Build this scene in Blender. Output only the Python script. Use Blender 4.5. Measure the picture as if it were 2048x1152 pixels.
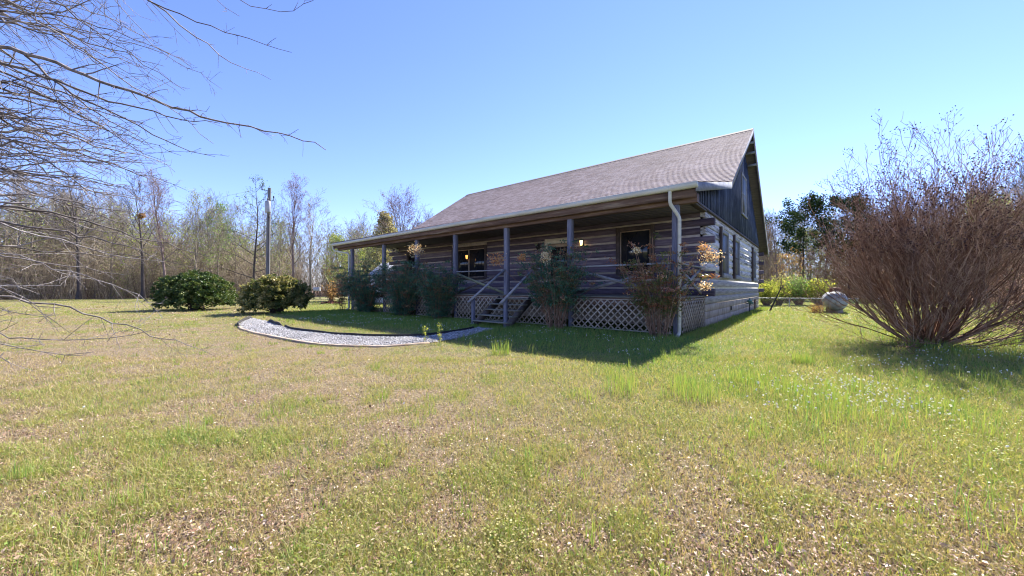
import bpy, math, random
import numpy as np
from mathutils import Vector

# ------------------------------------------------------------------ camera, sky, sun
SC = bpy.context.scene
for o in list(bpy.data.objects):
    bpy.data.objects.remove(o)
COL = SC.collection
F = 736.0                     # focal length in pixels of the 2048 wide photograph
EYE = 1.3
cam = bpy.data.cameras.new('camera')
cam.sensor_width = 36.0
cam.lens = 36.0 * F / 2048.0
cam.clip_start = 0.05
cam.clip_end = 3000
co = bpy.data.objects.new('camera', cam)
COL.objects.link(co)
co.location = (0, 0, EYE)
co.rotation_euler = (math.radians(90), 0, 0)
SC.camera = co

SUN_AZ = math.radians(38.3)           # to the right of straight ahead
SUN_EL = math.radians(43.2)
world = bpy.data.worlds.new('World')
SC.world = world
world.use_nodes = True
wn = world.node_tree.nodes
sky = wn.new('ShaderNodeTexSky')
sky.sky_type = 'NISHITA'
sky.sun_disc = False
sky.sun_elevation = SUN_EL
sky.sun_rotation = SUN_AZ
sky.air_density = 1.0
sky.dust_density = 0.0
sky.ozone_density = 3.0
sky.altitude = 100
tint = wn.new('ShaderNodeMixRGB'); tint.blend_type = 'MULTIPLY'; tint.inputs[0].default_value = 1.0
tint.inputs[2].default_value = (.68, .67, .95, 1)
world.node_tree.links.new(sky.outputs[0], tint.inputs[1])
world.node_tree.links.new(tint.outputs[0], wn['Background'].inputs[0])
wn['Background'].inputs[1].default_value = 0.107
sl = bpy.data.lights.new('sun', 'SUN')
sl.energy = 5.0
sl.angle = math.radians(0.53)
sl.color = (1.0, 0.95, 0.86)
so = bpy.data.objects.new('sun', sl)
COL.objects.link(so)
sd = Vector((math.sin(SUN_AZ) * math.cos(SUN_EL), math.cos(SUN_AZ) * math.cos(SUN_EL), math.sin(SUN_EL)))
so.rotation_euler = sd.to_track_quat('Z', 'Y').to_euler()
so.location = sd * 60
SC.view_settings.view_transform = 'Standard'
SC.view_settings.look = 'None'
SC.view_settings.exposure = 1.62
SC.view_settings.gamma = 1.0
SC.view_settings.use_curve_mapping = False
SC.render.engine = 'CYCLES'
SC.cycles.pixel_filter_type = 'BLACKMAN_HARRIS'
SC.cycles.filter_width = 1.1
SC.cycles.max_bounces = 6
SC.cycles.diffuse_bounces = 3
SC.cycles.transmission_bounces = 4
SC.cycles.transparent_max_bounces = 4

# ------------------------------------------------------------------ mesh helpers
def norm(a):
    a = np.asarray(a, float)
    return a / np.maximum(np.linalg.norm(a, axis=-1, keepdims=True), 1e-9)

class MB:
    """collects polygons; build() links them as ONE mesh object"""
    def __init__(self):
        self.V = []; self.Fs = []; self.T = []; self.n = 0
    def add(self, verts, faces, tint=0.5):
        verts = np.asarray(verts, float).reshape(-1, 3)
        self.V.append(verts)
        faces = np.asarray(faces, int)
        self.Fs.append(faces + self.n)
        t = np.asarray(tint, float)
        self.T.append(np.broadcast_to(t, (len(faces),)).copy() if t.ndim == 0 else t)
        self.n += len(verts)
    def hexa(self, p, tint=0.5):
        self.add(p, [[0, 3, 2, 1], [4, 5, 6, 7], [0, 1, 5, 4], [1, 2, 6, 5], [2, 3, 7, 6], [3, 0, 4, 7]], tint)
    def box(self, x0, x1, y0, y1, z0, z1, tint=0.5):
        x0, x1 = min(x0, x1), max(x0, x1); y0, y1 = min(y0, y1), max(y0, y1); z0, z1 = min(z0, z1), max(z0, z1)
        self.hexa([(x0, y0, z0), (x1, y0, z0), (x1, y1, z0), (x0, y1, z0), (x0, y0, z1), (x1, y0, z1), (x1, y1, z1), (x0, y1, z1)], tint)
    def cbox(self, x0, x1, y0, y1, z0, z1, c=0.012, tint=0.5, jit=0.0, rng=None):
        """box with chamfered long edges (uses an octagonal section along the longest side)"""
        d = [abs(x1 - x0), abs(y1 - y0), abs(z1 - z0)]
        ax = int(np.argmax(d))
        lo = [min(x0, x1), min(y0, y1), min(z0, z1)]; hi = [max(x0, x1), max(y0, y1), max(z0, z1)]
        b, e = [i for i in range(3) if i != ax]
        c = min(c, (hi[b] - lo[b]) * .3, (hi[e] - lo[e]) * .3)
        sec = [(lo[b] + c, lo[e]), (hi[b] - c, lo[e]), (hi[b], lo[e] + c), (hi[b], hi[e] - c), (hi[b] - c, hi[e]), (lo[b] + c, hi[e]), (lo[b], hi[e] - c), (lo[b], lo[e] + c)]
        n = max(2, int(d[ax] / .8) + 1) if jit else 2
        ts = np.linspace(lo[ax], hi[ax], n)
        vs = []
        for t in ts:
            ob, oe = (rng.uniform(-jit, jit), rng.uniform(-jit, jit)) if jit else (0, 0)
            for (p, q) in sec:
                v = [0, 0, 0]; v[ax] = t; v[b] = p + ob; v[e] = q + oe; vs.append(v)
        base = self.n
        f = []
        for i in range(n - 1):
            for k in range(8):
                a = i * 8 + k; bb = i * 8 + (k + 1) % 8
                f.append([a, bb, bb + 8, a + 8] if ax != 1 else [a, a + 8, bb + 8, bb])
        self.add(vs, f, tint)
        m = self.n - 8 * n
        off = self.n
        e0 = list(range(8)); e1 = [8 * (n - 1) + k for k in range(8)]
        V0 = np.array(vs)
        for ring in (e0, e1):
            self.add(V0[ring], [[0, 1, 2, 3], [0, 3, 4, 7], [4, 5, 6, 7]], tint)
    def tube(self, pts, rad, n=8, tint=0.5, cap=True):
        pts = np.asarray(pts, float); rad = np.broadcast_to(np.asarray(rad, float), (len(pts),))
        tan = np.gradient(pts, axis=0); tan = norm(tan)
        ref = np.array([0, 0, 1.0]) if abs(tan[0][2]) < .9 else np.array([1.0, 0, 0])
        vs = []
        s = norm(np.cross(tan[0], ref))
        for p, t, r in zip(pts, tan, rad):
            s = norm(s - t * np.dot(s, t)); u = np.cross(t, s)
            for k in range(n):
                a = 2 * math.pi * k / n
                vs.append(p + r * (math.cos(a) * s + math.sin(a) * u))
        f = []
        for i in range(len(pts) - 1):
            for k in range(n):
                a = i * n + k; b = i * n + (k + 1) % n
                f.append([a, b, b + n, a + n])
        self.add(vs, f, tint)
        if cap:
            for i, ring in ((0, 0), (len(pts) - 1, (len(pts) - 1) * n)):
                c = pts[i]
                vv = [c] + vs[ring:ring + n]
                self.add(vv, [[0, 1 + k, 1 + (k + 1) % n] for k in range(n)], tint)
    def lathe(self, prof, n=20, center=(0, 0, 0), tint=0.5):
        prof = np.asarray(prof, float)
        a = np.arange(n) * 2 * math.pi / n
        vs = []
        for r, z in prof:
            vs.append(np.stack([r * np.cos(a), r * np.sin(a), np.full(n, z)], 1))
        vs = np.concatenate(vs) + np.asarray(center)
        f = []
        for i in range(len(prof) - 1):
            for k in range(n):
                p = i * n + k; q = i * n + (k + 1) % n
                f.append([p, q, q + n, p + n])
        self.add(vs, f, tint)
    def segs(self, P0, P1, R0, R1, n=3, tint=0.5):
        P0 = np.asarray(P0, float); P1 = np.asarray(P1, float)
        R0 = np.asarray(R0, float); R1 = np.asarray(R1, float)
        if len(P0) == 0: return
        t = norm(P1 - P0)
        ref = np.where(np.abs(t[:, 2:3]) < .9, np.array([[0, 0, 1.0]]), np.array([[1.0, 0, 0]]))
        s = norm(np.cross(t, ref)); u = np.cross(t, s)
        m = len(P0)
        vs = np.zeros((m, 2 * n, 3))
        for k in range(n):
            a = 2 * math.pi * k / n
            d = math.cos(a) * s + math.sin(a) * u
            vs[:, k] = P0 + d * R0[:, None]
            vs[:, n + k] = P1 + d * R1[:, None]
        f = np.zeros((m, n, 4), int)
        base = (np.arange(m) * 2 * n)[:, None]
        for k in range(n):
            k2 = (k + 1) % n
            f[:, k] = np.concatenate([base + k, base + k2, base + n + k2, base + n + k], 1)
        tt = np.repeat(np.broadcast_to(np.asarray(tint, float), (m,)), n)
        self.add(vs.reshape(-1, 3), f.reshape(-1, 4), tt)
    def leaves(self, C, D, N, L, W, tint=0.5, fold=0.0):
        """rhombic leaves: centre, direction, normal, length, width (arrays)"""
        C = np.asarray(C, float); m = len(C)
        if m == 0: return
        D = norm(D); S = norm(np.cross(D, N)); Nn = np.cross(S, D)
        L = np.broadcast_to(np.asarray(L, float), (m,))[:, None]; W = np.broadcast_to(np.asarray(W, float), (m,))[:, None]
        vs = np.stack([C - D * L * .5, C + S * W * .5 + D * L * .06 + Nn * fold * W, C + D * L * .5, C - S * W * .5 + D * L * .06 + Nn * fold * W], 1)
        f = np.arange(m * 4).reshape(m, 4)
        self.add(vs.reshape(-1, 3), f, np.broadcast_to(np.asarray(tint, float), (m,)).copy())
    def build(self, name, mat, parent=None, smooth=False, uv=None):
        V = np.concatenate(self.V); me = bpy.data.meshes.new(name)
        counts = np.concatenate([np.full(len(f), f.shape[1]) for f in self.Fs])
        loops = np.concatenate([f.ravel() for f in self.Fs])
        T = np.concatenate(self.T)
        me.vertices.add(len(V)); me.vertices.foreach_set('co', V.astype(np.float32).ravel())
        me.loops.add(len(loops)); me.loops.foreach_set('vertex_index', loops.astype(np.int32))
        me.polygons.add(len(counts))
        st = np.concatenate([[0], np.cumsum(counts)[:-1]])
        me.polygons.foreach_set('loop_start', st.astype(np.int32))
        if smooth:
            me.polygons.foreach_set('use_smooth', np.ones(len(counts), bool))
        at = me.attributes.new('tint', 'FLOAT', 'FACE')
        at.data.foreach_set('value', T.astype(np.float32))
        me.update(calc_edges=True)
        me.validate()
        me.materials.append(mat)
        o = bpy.data.objects.new(name, me); COL.objects.link(o)
        if parent: o.parent = parent
        return o

def fix_normals(o):
    import bmesh
    bm = bmesh.new(); bm.from_mesh(o.data)
    bmesh.ops.remove_doubles(bm, verts=bm.verts, dist=1e-5)
    bmesh.ops.recalc_face_normals(bm, faces=bm.faces)
    bm.to_mesh(o.data); bm.free()
    return o

def thing(name, label, cat, loc=(0, 0, 0), rz=0.0, group=None):
    o = bpy.data.objects.new(name, None); COL.objects.link(o)
    o.empty_display_size = .2
    o.location = loc; o.rotation_euler = (0, 0, rz)
    tag(o, label, cat, group)
    return o
def tag(o, label, cat=None, group=None, kind=None):
    if label: o['label'] = label
    if cat: o['category'] = cat
    if group: o['group'] = group
    if kind: o['kind'] = kind
    return o

# ------------------------------------------------------------------ materials
def S(r, g, b):       # sRGB 0-255 -> linear
    return tuple(((c / 255.) / 12.92 if c / 255. < .04045 else ((c / 255. + .055) / 1.055) ** 2.4) for c in (r, g, b))
def newmat(name):
    m = bpy.data.materials.new(name); m.use_nodes = True
    nt = m.node_tree
    return m, nt, nt.nodes['Principled BSDF'], nt.nodes['Material Output']
def ramp(nt, stops):
    r = nt.nodes.new('ShaderNodeValToRGB')
    el = r.color_ramp.elements
    while len(el) < len(stops): el.new(0.5)
    for e, (p, c) in zip(el, stops):
        e.position = p; e.color = (*c, 1)
    return r
def noise(nt, scale, detail=4, rough=.6, stretch=None, coord='Object'):
    tc = nt.nodes.new('ShaderNodeTexCoord')
    mp = nt.nodes.new('ShaderNodeMapping')
    if stretch: mp.inputs['Scale'].default_value = stretch
    nz = nt.nodes.new('ShaderNodeTexNoise')
    nz.inputs['Scale'].default_value = scale; nz.inputs['Detail'].default_value = detail; nz.inputs['Roughness'].default_value = rough
    nt.links.new(tc.outputs[coord], mp.inputs[0]); nt.links.new(mp.outputs[0], nz.inputs['Vector'])
    return nz
def mat_noise(name, stops, scale=6, stretch=None, rough=.85, bump=.3, bdist=.01, detail=6, spec=.3, metal=0.0, tintamt=0.0):
    m, nt, p, out = newmat(name)
    nz = noise(nt, scale, detail, .65, stretch)
    r = ramp(nt, stops)
    if tintamt:
        at = nt.nodes.new('ShaderNodeAttribute'); at.attribute_name = 'tint'
        ma = nt.nodes.new('ShaderNodeMath'); ma.operation = 'MULTIPLY_ADD'
        ma.inputs[1].default_value = tintamt; ma.inputs[2].default_value = -tintamt * .5
        nt.links.new(at.outputs['Fac'], ma.inputs[0])
        ad = nt.nodes.new('ShaderNodeMath'); ad.operation = 'ADD'
        nt.links.new(nz.outputs['Fac'], ad.inputs[0]); nt.links.new(ma.outputs[0], ad.inputs[1])
        nt.links.new(ad.outputs[0], r.inputs[0])
    else:
        nt.links.new(nz.outputs['Fac'], r.inputs[0])
    nt.links.new(r.outputs[0], p.inputs['Base Color'])
    p.inputs['Roughness'].default_value = rough
    p.inputs['Specular IOR Level'].default_value = spec
    p.inputs['Metallic'].default_value = metal
    if bump:
        b = nt.nodes.new('ShaderNodeBump'); b.inputs['Strength'].default_value = bump; b.inputs['Distance'].default_value = bdist
        nt.links.new(nz.outputs['Fac'], b.inputs['Height']); nt.links.new(b.outputs[0], p.inputs['Normal'])
    return m
def mat_leaf(name, stops, trans=.45, gloss=0.0, rough=.4, tcol=(1.15, 1.1, .6)):
    """diffuse + translucent leaf, colour from the per-leaf tint value"""
    m, nt, p, out = newmat(name)
    at = nt.nodes.new('ShaderNodeAttribute'); at.attribute_name = 'tint'
    r = ramp(nt, stops); nt.links.new(at.outputs['Fac'], r.inputs[0])
    nt.links.new(r.outputs[0], p.inputs['Base Color'])
    p.inputs['Roughness'].default_value = rough; p.inputs['Specular IOR Level'].default_value = gloss
    if trans > 0:
        tr = nt.nodes.new('ShaderNodeBsdfTranslucent')
        mu = nt.nodes.new('ShaderNodeMixRGB'); mu.blend_type = 'MULTIPLY'; mu.inputs[0].default_value = 1
        mu.inputs[2].default_value = (*tcol, 1)
        nt.links.new(r.outputs[0], mu.inputs[1]); nt.links.new(mu.outputs[0], tr.inputs['Color'])
        mx = nt.nodes.new('ShaderNodeMixShader'); mx.inputs[0].default_value = trans
        nt.links.new(p.outputs[0], mx.inputs[1]); nt.links.new(tr.outputs[0], mx.inputs[2])
        nt.links.new(mx.outputs[0], out.inputs['Surface'])
    return m

GRAIN_X = (.35, 9, 9); GRAIN_Y = (9, .35, 9); GRAIN_Z = (9, 9, .35)
M = {}
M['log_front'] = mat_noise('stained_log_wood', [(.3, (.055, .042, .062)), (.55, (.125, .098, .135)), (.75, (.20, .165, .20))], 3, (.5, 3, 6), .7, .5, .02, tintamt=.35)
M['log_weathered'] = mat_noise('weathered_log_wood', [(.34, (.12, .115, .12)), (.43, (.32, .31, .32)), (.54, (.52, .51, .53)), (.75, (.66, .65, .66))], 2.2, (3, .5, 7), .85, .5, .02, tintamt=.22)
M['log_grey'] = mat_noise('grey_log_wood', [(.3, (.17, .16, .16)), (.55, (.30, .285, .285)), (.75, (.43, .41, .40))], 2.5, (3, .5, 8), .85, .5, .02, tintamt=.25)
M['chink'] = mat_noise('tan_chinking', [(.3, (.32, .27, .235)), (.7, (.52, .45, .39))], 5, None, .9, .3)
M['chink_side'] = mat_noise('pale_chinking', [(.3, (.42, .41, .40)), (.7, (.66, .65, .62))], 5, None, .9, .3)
M['post'] = mat_noise('grey_blue_post_wood', [(.3, (.075, .08, .11)), (.55, (.155, .16, .21)), (.75, (.27, .265, .29))], 4, (8, 8, .6), .8, .4, tintamt=.2)
M['rail'] = mat_noise('grey_rail_wood', [(.3, (.15, .15, .155)), (.6, (.30, .30, .31)), (.8, (.40, .39, .38))], 4, (1, 3, 3), .8, .4, tintamt=.3)
M['brace_green'] = mat_noise('mossy_rail_wood', [(.3, (.10, .11, .075)), (.6, (.22, .235, .15)), (.8, (.30, .30, .2))], 4, None, .85, .4)
M['brace_dark'] = mat_noise('dark_rail_wood', [(.3, (.05, .045, .045)), (.7, (.12, .10, .10))], 4, None, .85, .4)
M['beam'] = mat_noise('brown_beam_wood', [(.32, (.075, .048, .040)), (.55, (.15, .095, .075)), (.72, (.30, .24, .19))], 2.2, (.4, 5, 5), .8, .4)
M['deck'] = mat_noise('deck_boards', [(.3, (.10, .10, .085)), (.7, (.24, .23, .19))], 3, (.5, 8, 3), .85, .4)
M['gutter'] = mat_noise('cream_gutter_metal', [(.3, (.42, .40, .31)), (.6, (.55, .53, .43)), (.8, (.62, .60, .52))], 2.5, (.5, 2, 4), .45, .05, spec=.4)
M['lattice'] = mat_noise('lattice_wood', [(.3, (.25, .21, .17)), (.6, (.40, .34, .28)), (.8, (.5, .44, .37))], 4, None, .85, .3, tintamt=.3)
M['siding'] = mat_noise('dark_board_siding', [(.3, (.036, .048, .085)), (.55, (.080, .105, .18)), (.76, (.20, .25, .36))], 3, (5, 9, .5), .7, .4, tintamt=.3)
M['barge'] = mat_noise('grey_rake_board', [(.3, (.15, .16, .20)), (.7, (.28, .29, .34))], 3, (2, 1, 2), .75, .3)
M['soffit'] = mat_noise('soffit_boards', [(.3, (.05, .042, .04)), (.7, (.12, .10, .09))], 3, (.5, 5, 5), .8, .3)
M['trim'] = mat_noise('grey_trim_wood', [(.3, (.15, .15, .165)), (.7, (.30, .30, .31))], 4, None, .8, .3)
M['trim_dark'] = mat_noise('dark_trim_wood', [(.3, (.035, .026, .026)), (.7, (.085, .062, .058))], 4, None, .7, .3)
M['trim_tan'] = mat_noise('tan_trim', [(.3, (.30, .22, .16)), (.7, (.42, .33, .25))], 4, None, .7, .2)
M['cream'] = mat_noise('cream_paint', [(.3, (.50, .45, .36)), (.7, (.62, .57, .48))], 4, None, .6, .1)
M['white'] = mat_noise('white_paint', [(.3, (.68, .68, .67)), (.7, (.80, .80, .79))], 4, None, .5, .1)
M['concrete'] = mat_noise('concrete_block', [(.3, (.22, .185, .155)), (.55, (.34, .29, .25)), (.75, (.45, .40, .35))], 3, None, .9, .4)
M['dark_metal'] = mat_noise('black_metal', [(.3, (.02, .02, .02)), (.7, (.05, .045, .04))], 8, None, .5, .1)
M['green_metal'] = mat_noise('green_paint_metal', [(.3, (.06, .14, .12)), (.7, (.12, .24, .2))], 8, None, .5, .1)
M['galv'] = mat_noise('grey_metal', [(.3, (.24, .25, .27)), (.7, (.42, .43, .45))], 5, None, .45, .1, metal=.3)
M['rust'] = mat_noise('rusty_metal', [(.3, (.13, .045, .03)), (.7, (.30, .12, .075))], 6, None, .8, .3)
M['tank'] = mat_noise('dull_white_tank_paint', [(.25, (.17, .17, .165)), (.5, (.33, .335, .345)), (.75, (.46, .47, .48))], 3, (1, 1, 2), .55, .15)
M['polewood'] = mat_noise('weathered_pole_wood', [(.3, (.09, .085, .09)), (.7, (.21, .205, .215))], 4, (6, 6, .4), .85, .5)
M['edge_black'] = mat_noise('black_edging', [(.3, (.012, .012, .012)), (.7, (.045, .04, .036))], 6, None, .8, .4)
M['edge_tan'] = mat_noise('tan_edging_timber', [(.3, (.20, .14, .10)), (.55, (.36, .28, .21)), (.75, (.48, .41, .33))], 3, (1, 1, 3), .9, .4)
M['bark_grey'] = mat_noise('grey_bark', [(.3, (.08, .068, .064)), (.55, (.19, .165, .16)), (.75, (.36, .33, .32))], 9, (1, 1, .4), .9, .6, tintamt=.3)
M['bark_wood'] = mat_noise('woodland_bark', [(.3, (.13, .108, .082)), (.6, (.28, .235, .175)), (.8, (.44, .385, .30))], 1.2, (1, 1, .4), .9, .3, tintamt=.6)
M['bark_dark'] = mat_noise('dark_bark', [(.3, (.035, .028, .026)), (.7, (.11, .09, .082))], 3, (1, 1, .4), .9, .4, tintamt=.4)
M['bark_mauve'] = mat_noise('mauve_bark', [(.3, (.12, .085, .078)), (.7, (.26, .195, .18))], 2, (1, 1, .4), .9, .3, tintamt=.5)
M['bark_myrtle'] = mat_noise('red_brown_bark', [(.3, (.13, .066, .040)), (.55, (.28, .155, .095)), (.75, (.45, .30, .21))], 5, (1, 1, .4), .8, .4, tintamt=.5)
M['thicket'] = mat_noise('thicket_stems', [(.3, (.16, .12, .082)), (.6, (.36, .285, .20)), (.8, (.54, .45, .33))], .8, None, .9, 0, tintamt=.9)
M['cane'] = mat_noise('brown_cane', [(.3, (.14, .08, .05)), (.7, (.34, .21, .135))], 6, None, .85, .2, tintamt=.4)

def mat_glass(name, base=(.018, .02, .026), rough=.06):
    m, nt, p, out = newmat(name)
    p.inputs['Base Color'].default_value = (*base, 1); p.inputs['Roughness'].default_value = rough
    p.inputs['Specular IOR Level'].default_value = .5
    nz = noise(nt, 1.6, 2); b = nt.nodes.new('ShaderNodeBump'); b.inputs['Strength'].default_value = .06; b.inputs['Distance'].default_value = .02
    nt.links.new(nz.outputs['Fac'], b.inputs['Height']); nt.links.new(b.outputs[0], p.inputs['Normal'])
    return m
M['glass'] = mat_glass('window_glass')
M['screen'] = mat_glass('window_screen', (.045, .048, .06), .5)
def mat_emit(name, col, st):
    m, nt, p, out = newmat(name)
    p.inputs['Base Color'].default_value = (*col, 1)
    p.inputs['Emission Color'].default_value = (*col, 1); p.inputs['Emission Strength'].default_value = st
    return m
M['lit'] = mat_emit('lit_lamp_glass', (1.0, .66, .25), 2.6)
M['lit_amber'] = mat_emit('lit_amber_glass', (1.0, .42, .10), .9)

# leaves
M['nandina'] = mat_leaf('nandina_leaf', [(0, (.035, .11, .08)), (.35, (.075, .185, .12)), (.6, (.14, .24, .12)), (.75, (.18, .17, .075)), (.86, (.24, .085, .055)), (1, (.55, .42, .26))], .3, .25)
M['nandina_red'] = mat_leaf('nandina_red_leaf', [(0, (.07, .12, .045)), (.35, (.17, .19, .065)), (.6, (.28, .16, .075)), (.8, (.30, .10, .06)), (1, (.62, .47, .30))], .38, .2)
M['spray'] = mat_leaf('nandina_seed_spray', [(0, (.48, .17, .06)), (.5, (.66, .42, .17)), (1, (.80, .74, .48))], .4, .2, tcol=(1.0, .85, .7))
M['holly'] = mat_leaf('holly_leaf', [(0, (.022, .050, .015)), (.4, (.065, .115, .030)), (.75, (.16, .20, .06)), (1, (.40, .37, .17))], .25, .3)
M['holly_gold'] = mat_leaf('gold_holly_leaf', [(0, (.026, .05, .015)), (.35, (.075, .115, .03)), (.65, (.24, .23, .075)), (1, (.52, .44, .21))], .25, .3)
M['bud'] = mat_leaf('spring_bud_leaf', [(0, (.17, .22, .07)), (.5, (.30, .37, .11)), (1, (.46, .50, .18))], .4)
M['bud_fresh'] = mat_leaf('fresh_green_leaf', [(0, (.10, .19, .06)), (.5, (.18, .30, .10)), (1, (.32, .42, .16))], .4)
M['bud_mauve'] = mat_leaf('mauve_bud', [(0, (.20, .12, .13)), (.5, (.30, .19, .19)), (1, (.38, .28, .26))], .3)
M['bud_gold'] = mat_leaf('golden_leaf', [(0, (.20, .19, .10)), (.5, (.38, .35, .20)), (1, (.54, .50, .32))], .35)
M['bud_orange'] = mat_leaf('dry_orange_leaf', [(0, (.22, .12, .055)), (.5, (.40, .24, .11)), (1, (.50, .34, .19))], .4)
M['pine'] = mat_leaf('pine_needles', [(0, (.014, .030, .016)), (.5, (.035, .065, .030)), (1, (.085, .12, .05))], .2)
M['forsythia'] = mat_leaf('yellow_green_leaf', [(0, (.15, .22, .05)), (.5, (.34, .38, .09)), (1, (.55, .52, .14))], .45)
M['seedhead'] = mat_leaf('dry_seed_head', [(0, (.05, .032, .03)), (1, (.13, .09, .085))], 0)
M['grass'] = mat_leaf('grass_blade', [(0, (.46, .345, .235)), (.2, (.45, .375, .20)), (.42, (.37, .35, .12)), (.65, (.27, .36, .08)), (.85, (.14, .27, .075)), (1, (.08, .20, .07))], .42, .15, .45)
M['litter'] = mat_leaf('dead_leaf', [(0, (.10, .05, .035)), (.35, (.27, .155, .105)), (.7, (.48, .34, .25)), (1, (.64, .52, .42))], .15, .15)
M['flower'] = mat_leaf('small_flower', [(0, (.72, .72, .70)), (.8, (.80, .80, .78)), (.9, (.40, .36, .62)), (1, (.75, .62, .10))], .2)

# ------------------------------------------------------------------ house frame in the ground plane
VX = np.array([604., 736.]); VX /= np.hypot(*VX)        # into the depth of the house
UX = np.array([-VX[1], VX[0]])                          # along the porch, to the left
ORG = np.array([(1352 - 1024) / F * F * EYE / 96., F * EYE / 96.])
def world_uv(u, v, z=0.0):
    p = ORG + u * UX + v * VX
    return np.array([p[0], p[1], z])
def uv_of(x, y):
    dx = x - ORG[0]; dy = y - ORG[1]
    return dx * UX[0] + dy * UX[1], dx * VX[0] + dy * VX[1]
def at_depth(x, y, Y):      # photo measurement -> point at depth Y
    return np.array([(x - 1024) / F * Y, Y, EYE - (y - 576) / F * Y])
def on_ground(x, y):
    Y = F * EYE / (y - 576.)
    return np.array([(x - 1024) / F * Y, Y, 0.0])

def vnoise(x, y, seed=0):
    xi = np.floor(x).astype(np.int64); yi = np.floor(y).astype(np.int64)
    fx = x - xi; fy = y - yi
    fx = fx * fx * (3 - 2 * fx); fy = fy * fy * (3 - 2 * fy)
    def h(a, b):
        n = (a * 374761393 + b * 668265263 + seed * 1442695041) & 0xffffffff
        n = ((n ^ (n >> 13)) * 1274126177) & 0xffffffff
        return ((n ^ (n >> 16)) & 0xffff) / 65535.0
    return (h(xi, yi) * (1 - fx) + h(xi + 1, yi) * fx) * (1 - fy) + (h(xi, yi + 1) * (1 - fx) + h(xi + 1, yi + 1) * fx) * fy
def fbm(x, y, seed=0, o=3):
    r = 0; a = .5; t = 0
    for i in range(o):
        r = r + a * vnoise(x * 2 ** i, y * 2 ** i, seed + i); t += a; a *= .5
    return r / t
def gz(x, y):
    x = np.asarray(x, float); y = np.asarray(y, float)
    return (fbm(x / 2.2 + 50, y / 2.2 + 50, 3) - .5) * .09 - .01
WOOD = np.array([(-110, 14), (-75, 32), (-56, 40), (-46, 47), (-31, 57), (-13, 63), (8, 63), (24, 57), (34, 49), (40, 40), (44, 30), (47, 18), (52, 4), (60, -15)], float)
def wood_sd(x, y):
    """>0 inside the woods"""
    best = np.full(np.shape(x), 1e9); sg = np.zeros(np.shape(x))
    for a, b in zip(WOOD[:-1], WOOD[1:]):
        d = b - a; L2 = d @ d
        t = np.clip(((x - a[0]) * d[0] + (y - a[1]) * d[1]) / L2, 0, 1)
        px = x - (a[0] + t * d[0]); py = y - (a[1] + t * d[1])
        dist = np.hypot(px, py)
        s = d[0] * py - d[1] * px
        m = dist < best
        best = np.where(m, dist, best); sg = np.where(m, np.sign(s), sg)
    return best * sg
def lush(x, y):
    x = np.asarray(x, float); y = np.asarray(y, float)
    yb = [0, 1.5, 2, 3.25, 4.3, 6, 8.4, 10.5, 13, 16, 22, 30]
    xb = [3.3, 2.9, 2.6, 2.1, 1.3, .1, -1.7, -4.5, -8, -11, -15, -18]
    d = x - np.interp(y, yb, xb)
    n = fbm(x / 1.1 + 9, y / 1.1, 11) - .5
    l = 1 / (1 + np.exp(-(d / .75 + n * 5)))
    far = np.clip((y - 9) / 6, 0, 1) * np.clip((-x) / 6, 0, 1)
    l2 = .24 + np.clip((fbm(x / .32, y / .32, 21, 4) - .5) * 2.2, -.25, .42) + np.clip((fbm(x / 1.0, y / 1.0, 24) - .58) * 1.4, 0, .2) - .25 * np.exp(-((y - 8 + .3 * (x + 6)) / 2.2) ** 2) * np.clip((-x - 2) / 2, 0, 1) + far * (.10 + .5 * (fbm(x / 3, y / 3 + 4, 31) - .42))
    return np.clip(np.maximum(l * (.62 + .5 * (fbm(x / .8, y / .8, 17))), l2), 0, 1)

# gravel path outline in plan
P_IN = [(531, 642), (550, 648), (572, 655), (581, 659), (616, 664), (674, 670), (733, 673), (792, 673.5), (850, 672), (894, 666), (938, 660), (956, 655)]
P_OUT = [(504, 637), (484, 643), (475, 650), (483, 657), (504, 665), (540, 674), (586, 682), (645, 689), (704, 692.5), (762, 693), (821, 690), (865, 686), (894, 680), (938, 671), (990, 659)]
def resample(P, n):
    P = np.asarray(P, float); d = np.concatenate([[0], np.cumsum(np.hypot(*np.diff(P[:, :2], axis=0).T))])
    t = np.linspace(0, d[-1], n)
    return np.stack([np.interp(t, d, P[:, i]) for i in range(P.shape[1])], 1)
pin = resample([on_ground(*p) for p in P_IN], 60)
pout = resample([on_ground(*p) for p in P_OUT], 60)
PATHPOLY = np.concatenate([pin[:, :2], pout[::-1, :2]])
def in_poly(x, y, P):
    c = np.zeros(np.shape(x), bool); n = len(P); j = n - 1
    for i in range(n):
        xi, yi = P[i]; xj, yj = P[j]
        k = ((yi > y) != (yj > y)) & (x < (xj - xi) * (y - yi) / (yj - yi + 1e-12) + xi)
        c ^= k; j = i
    return c

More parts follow.
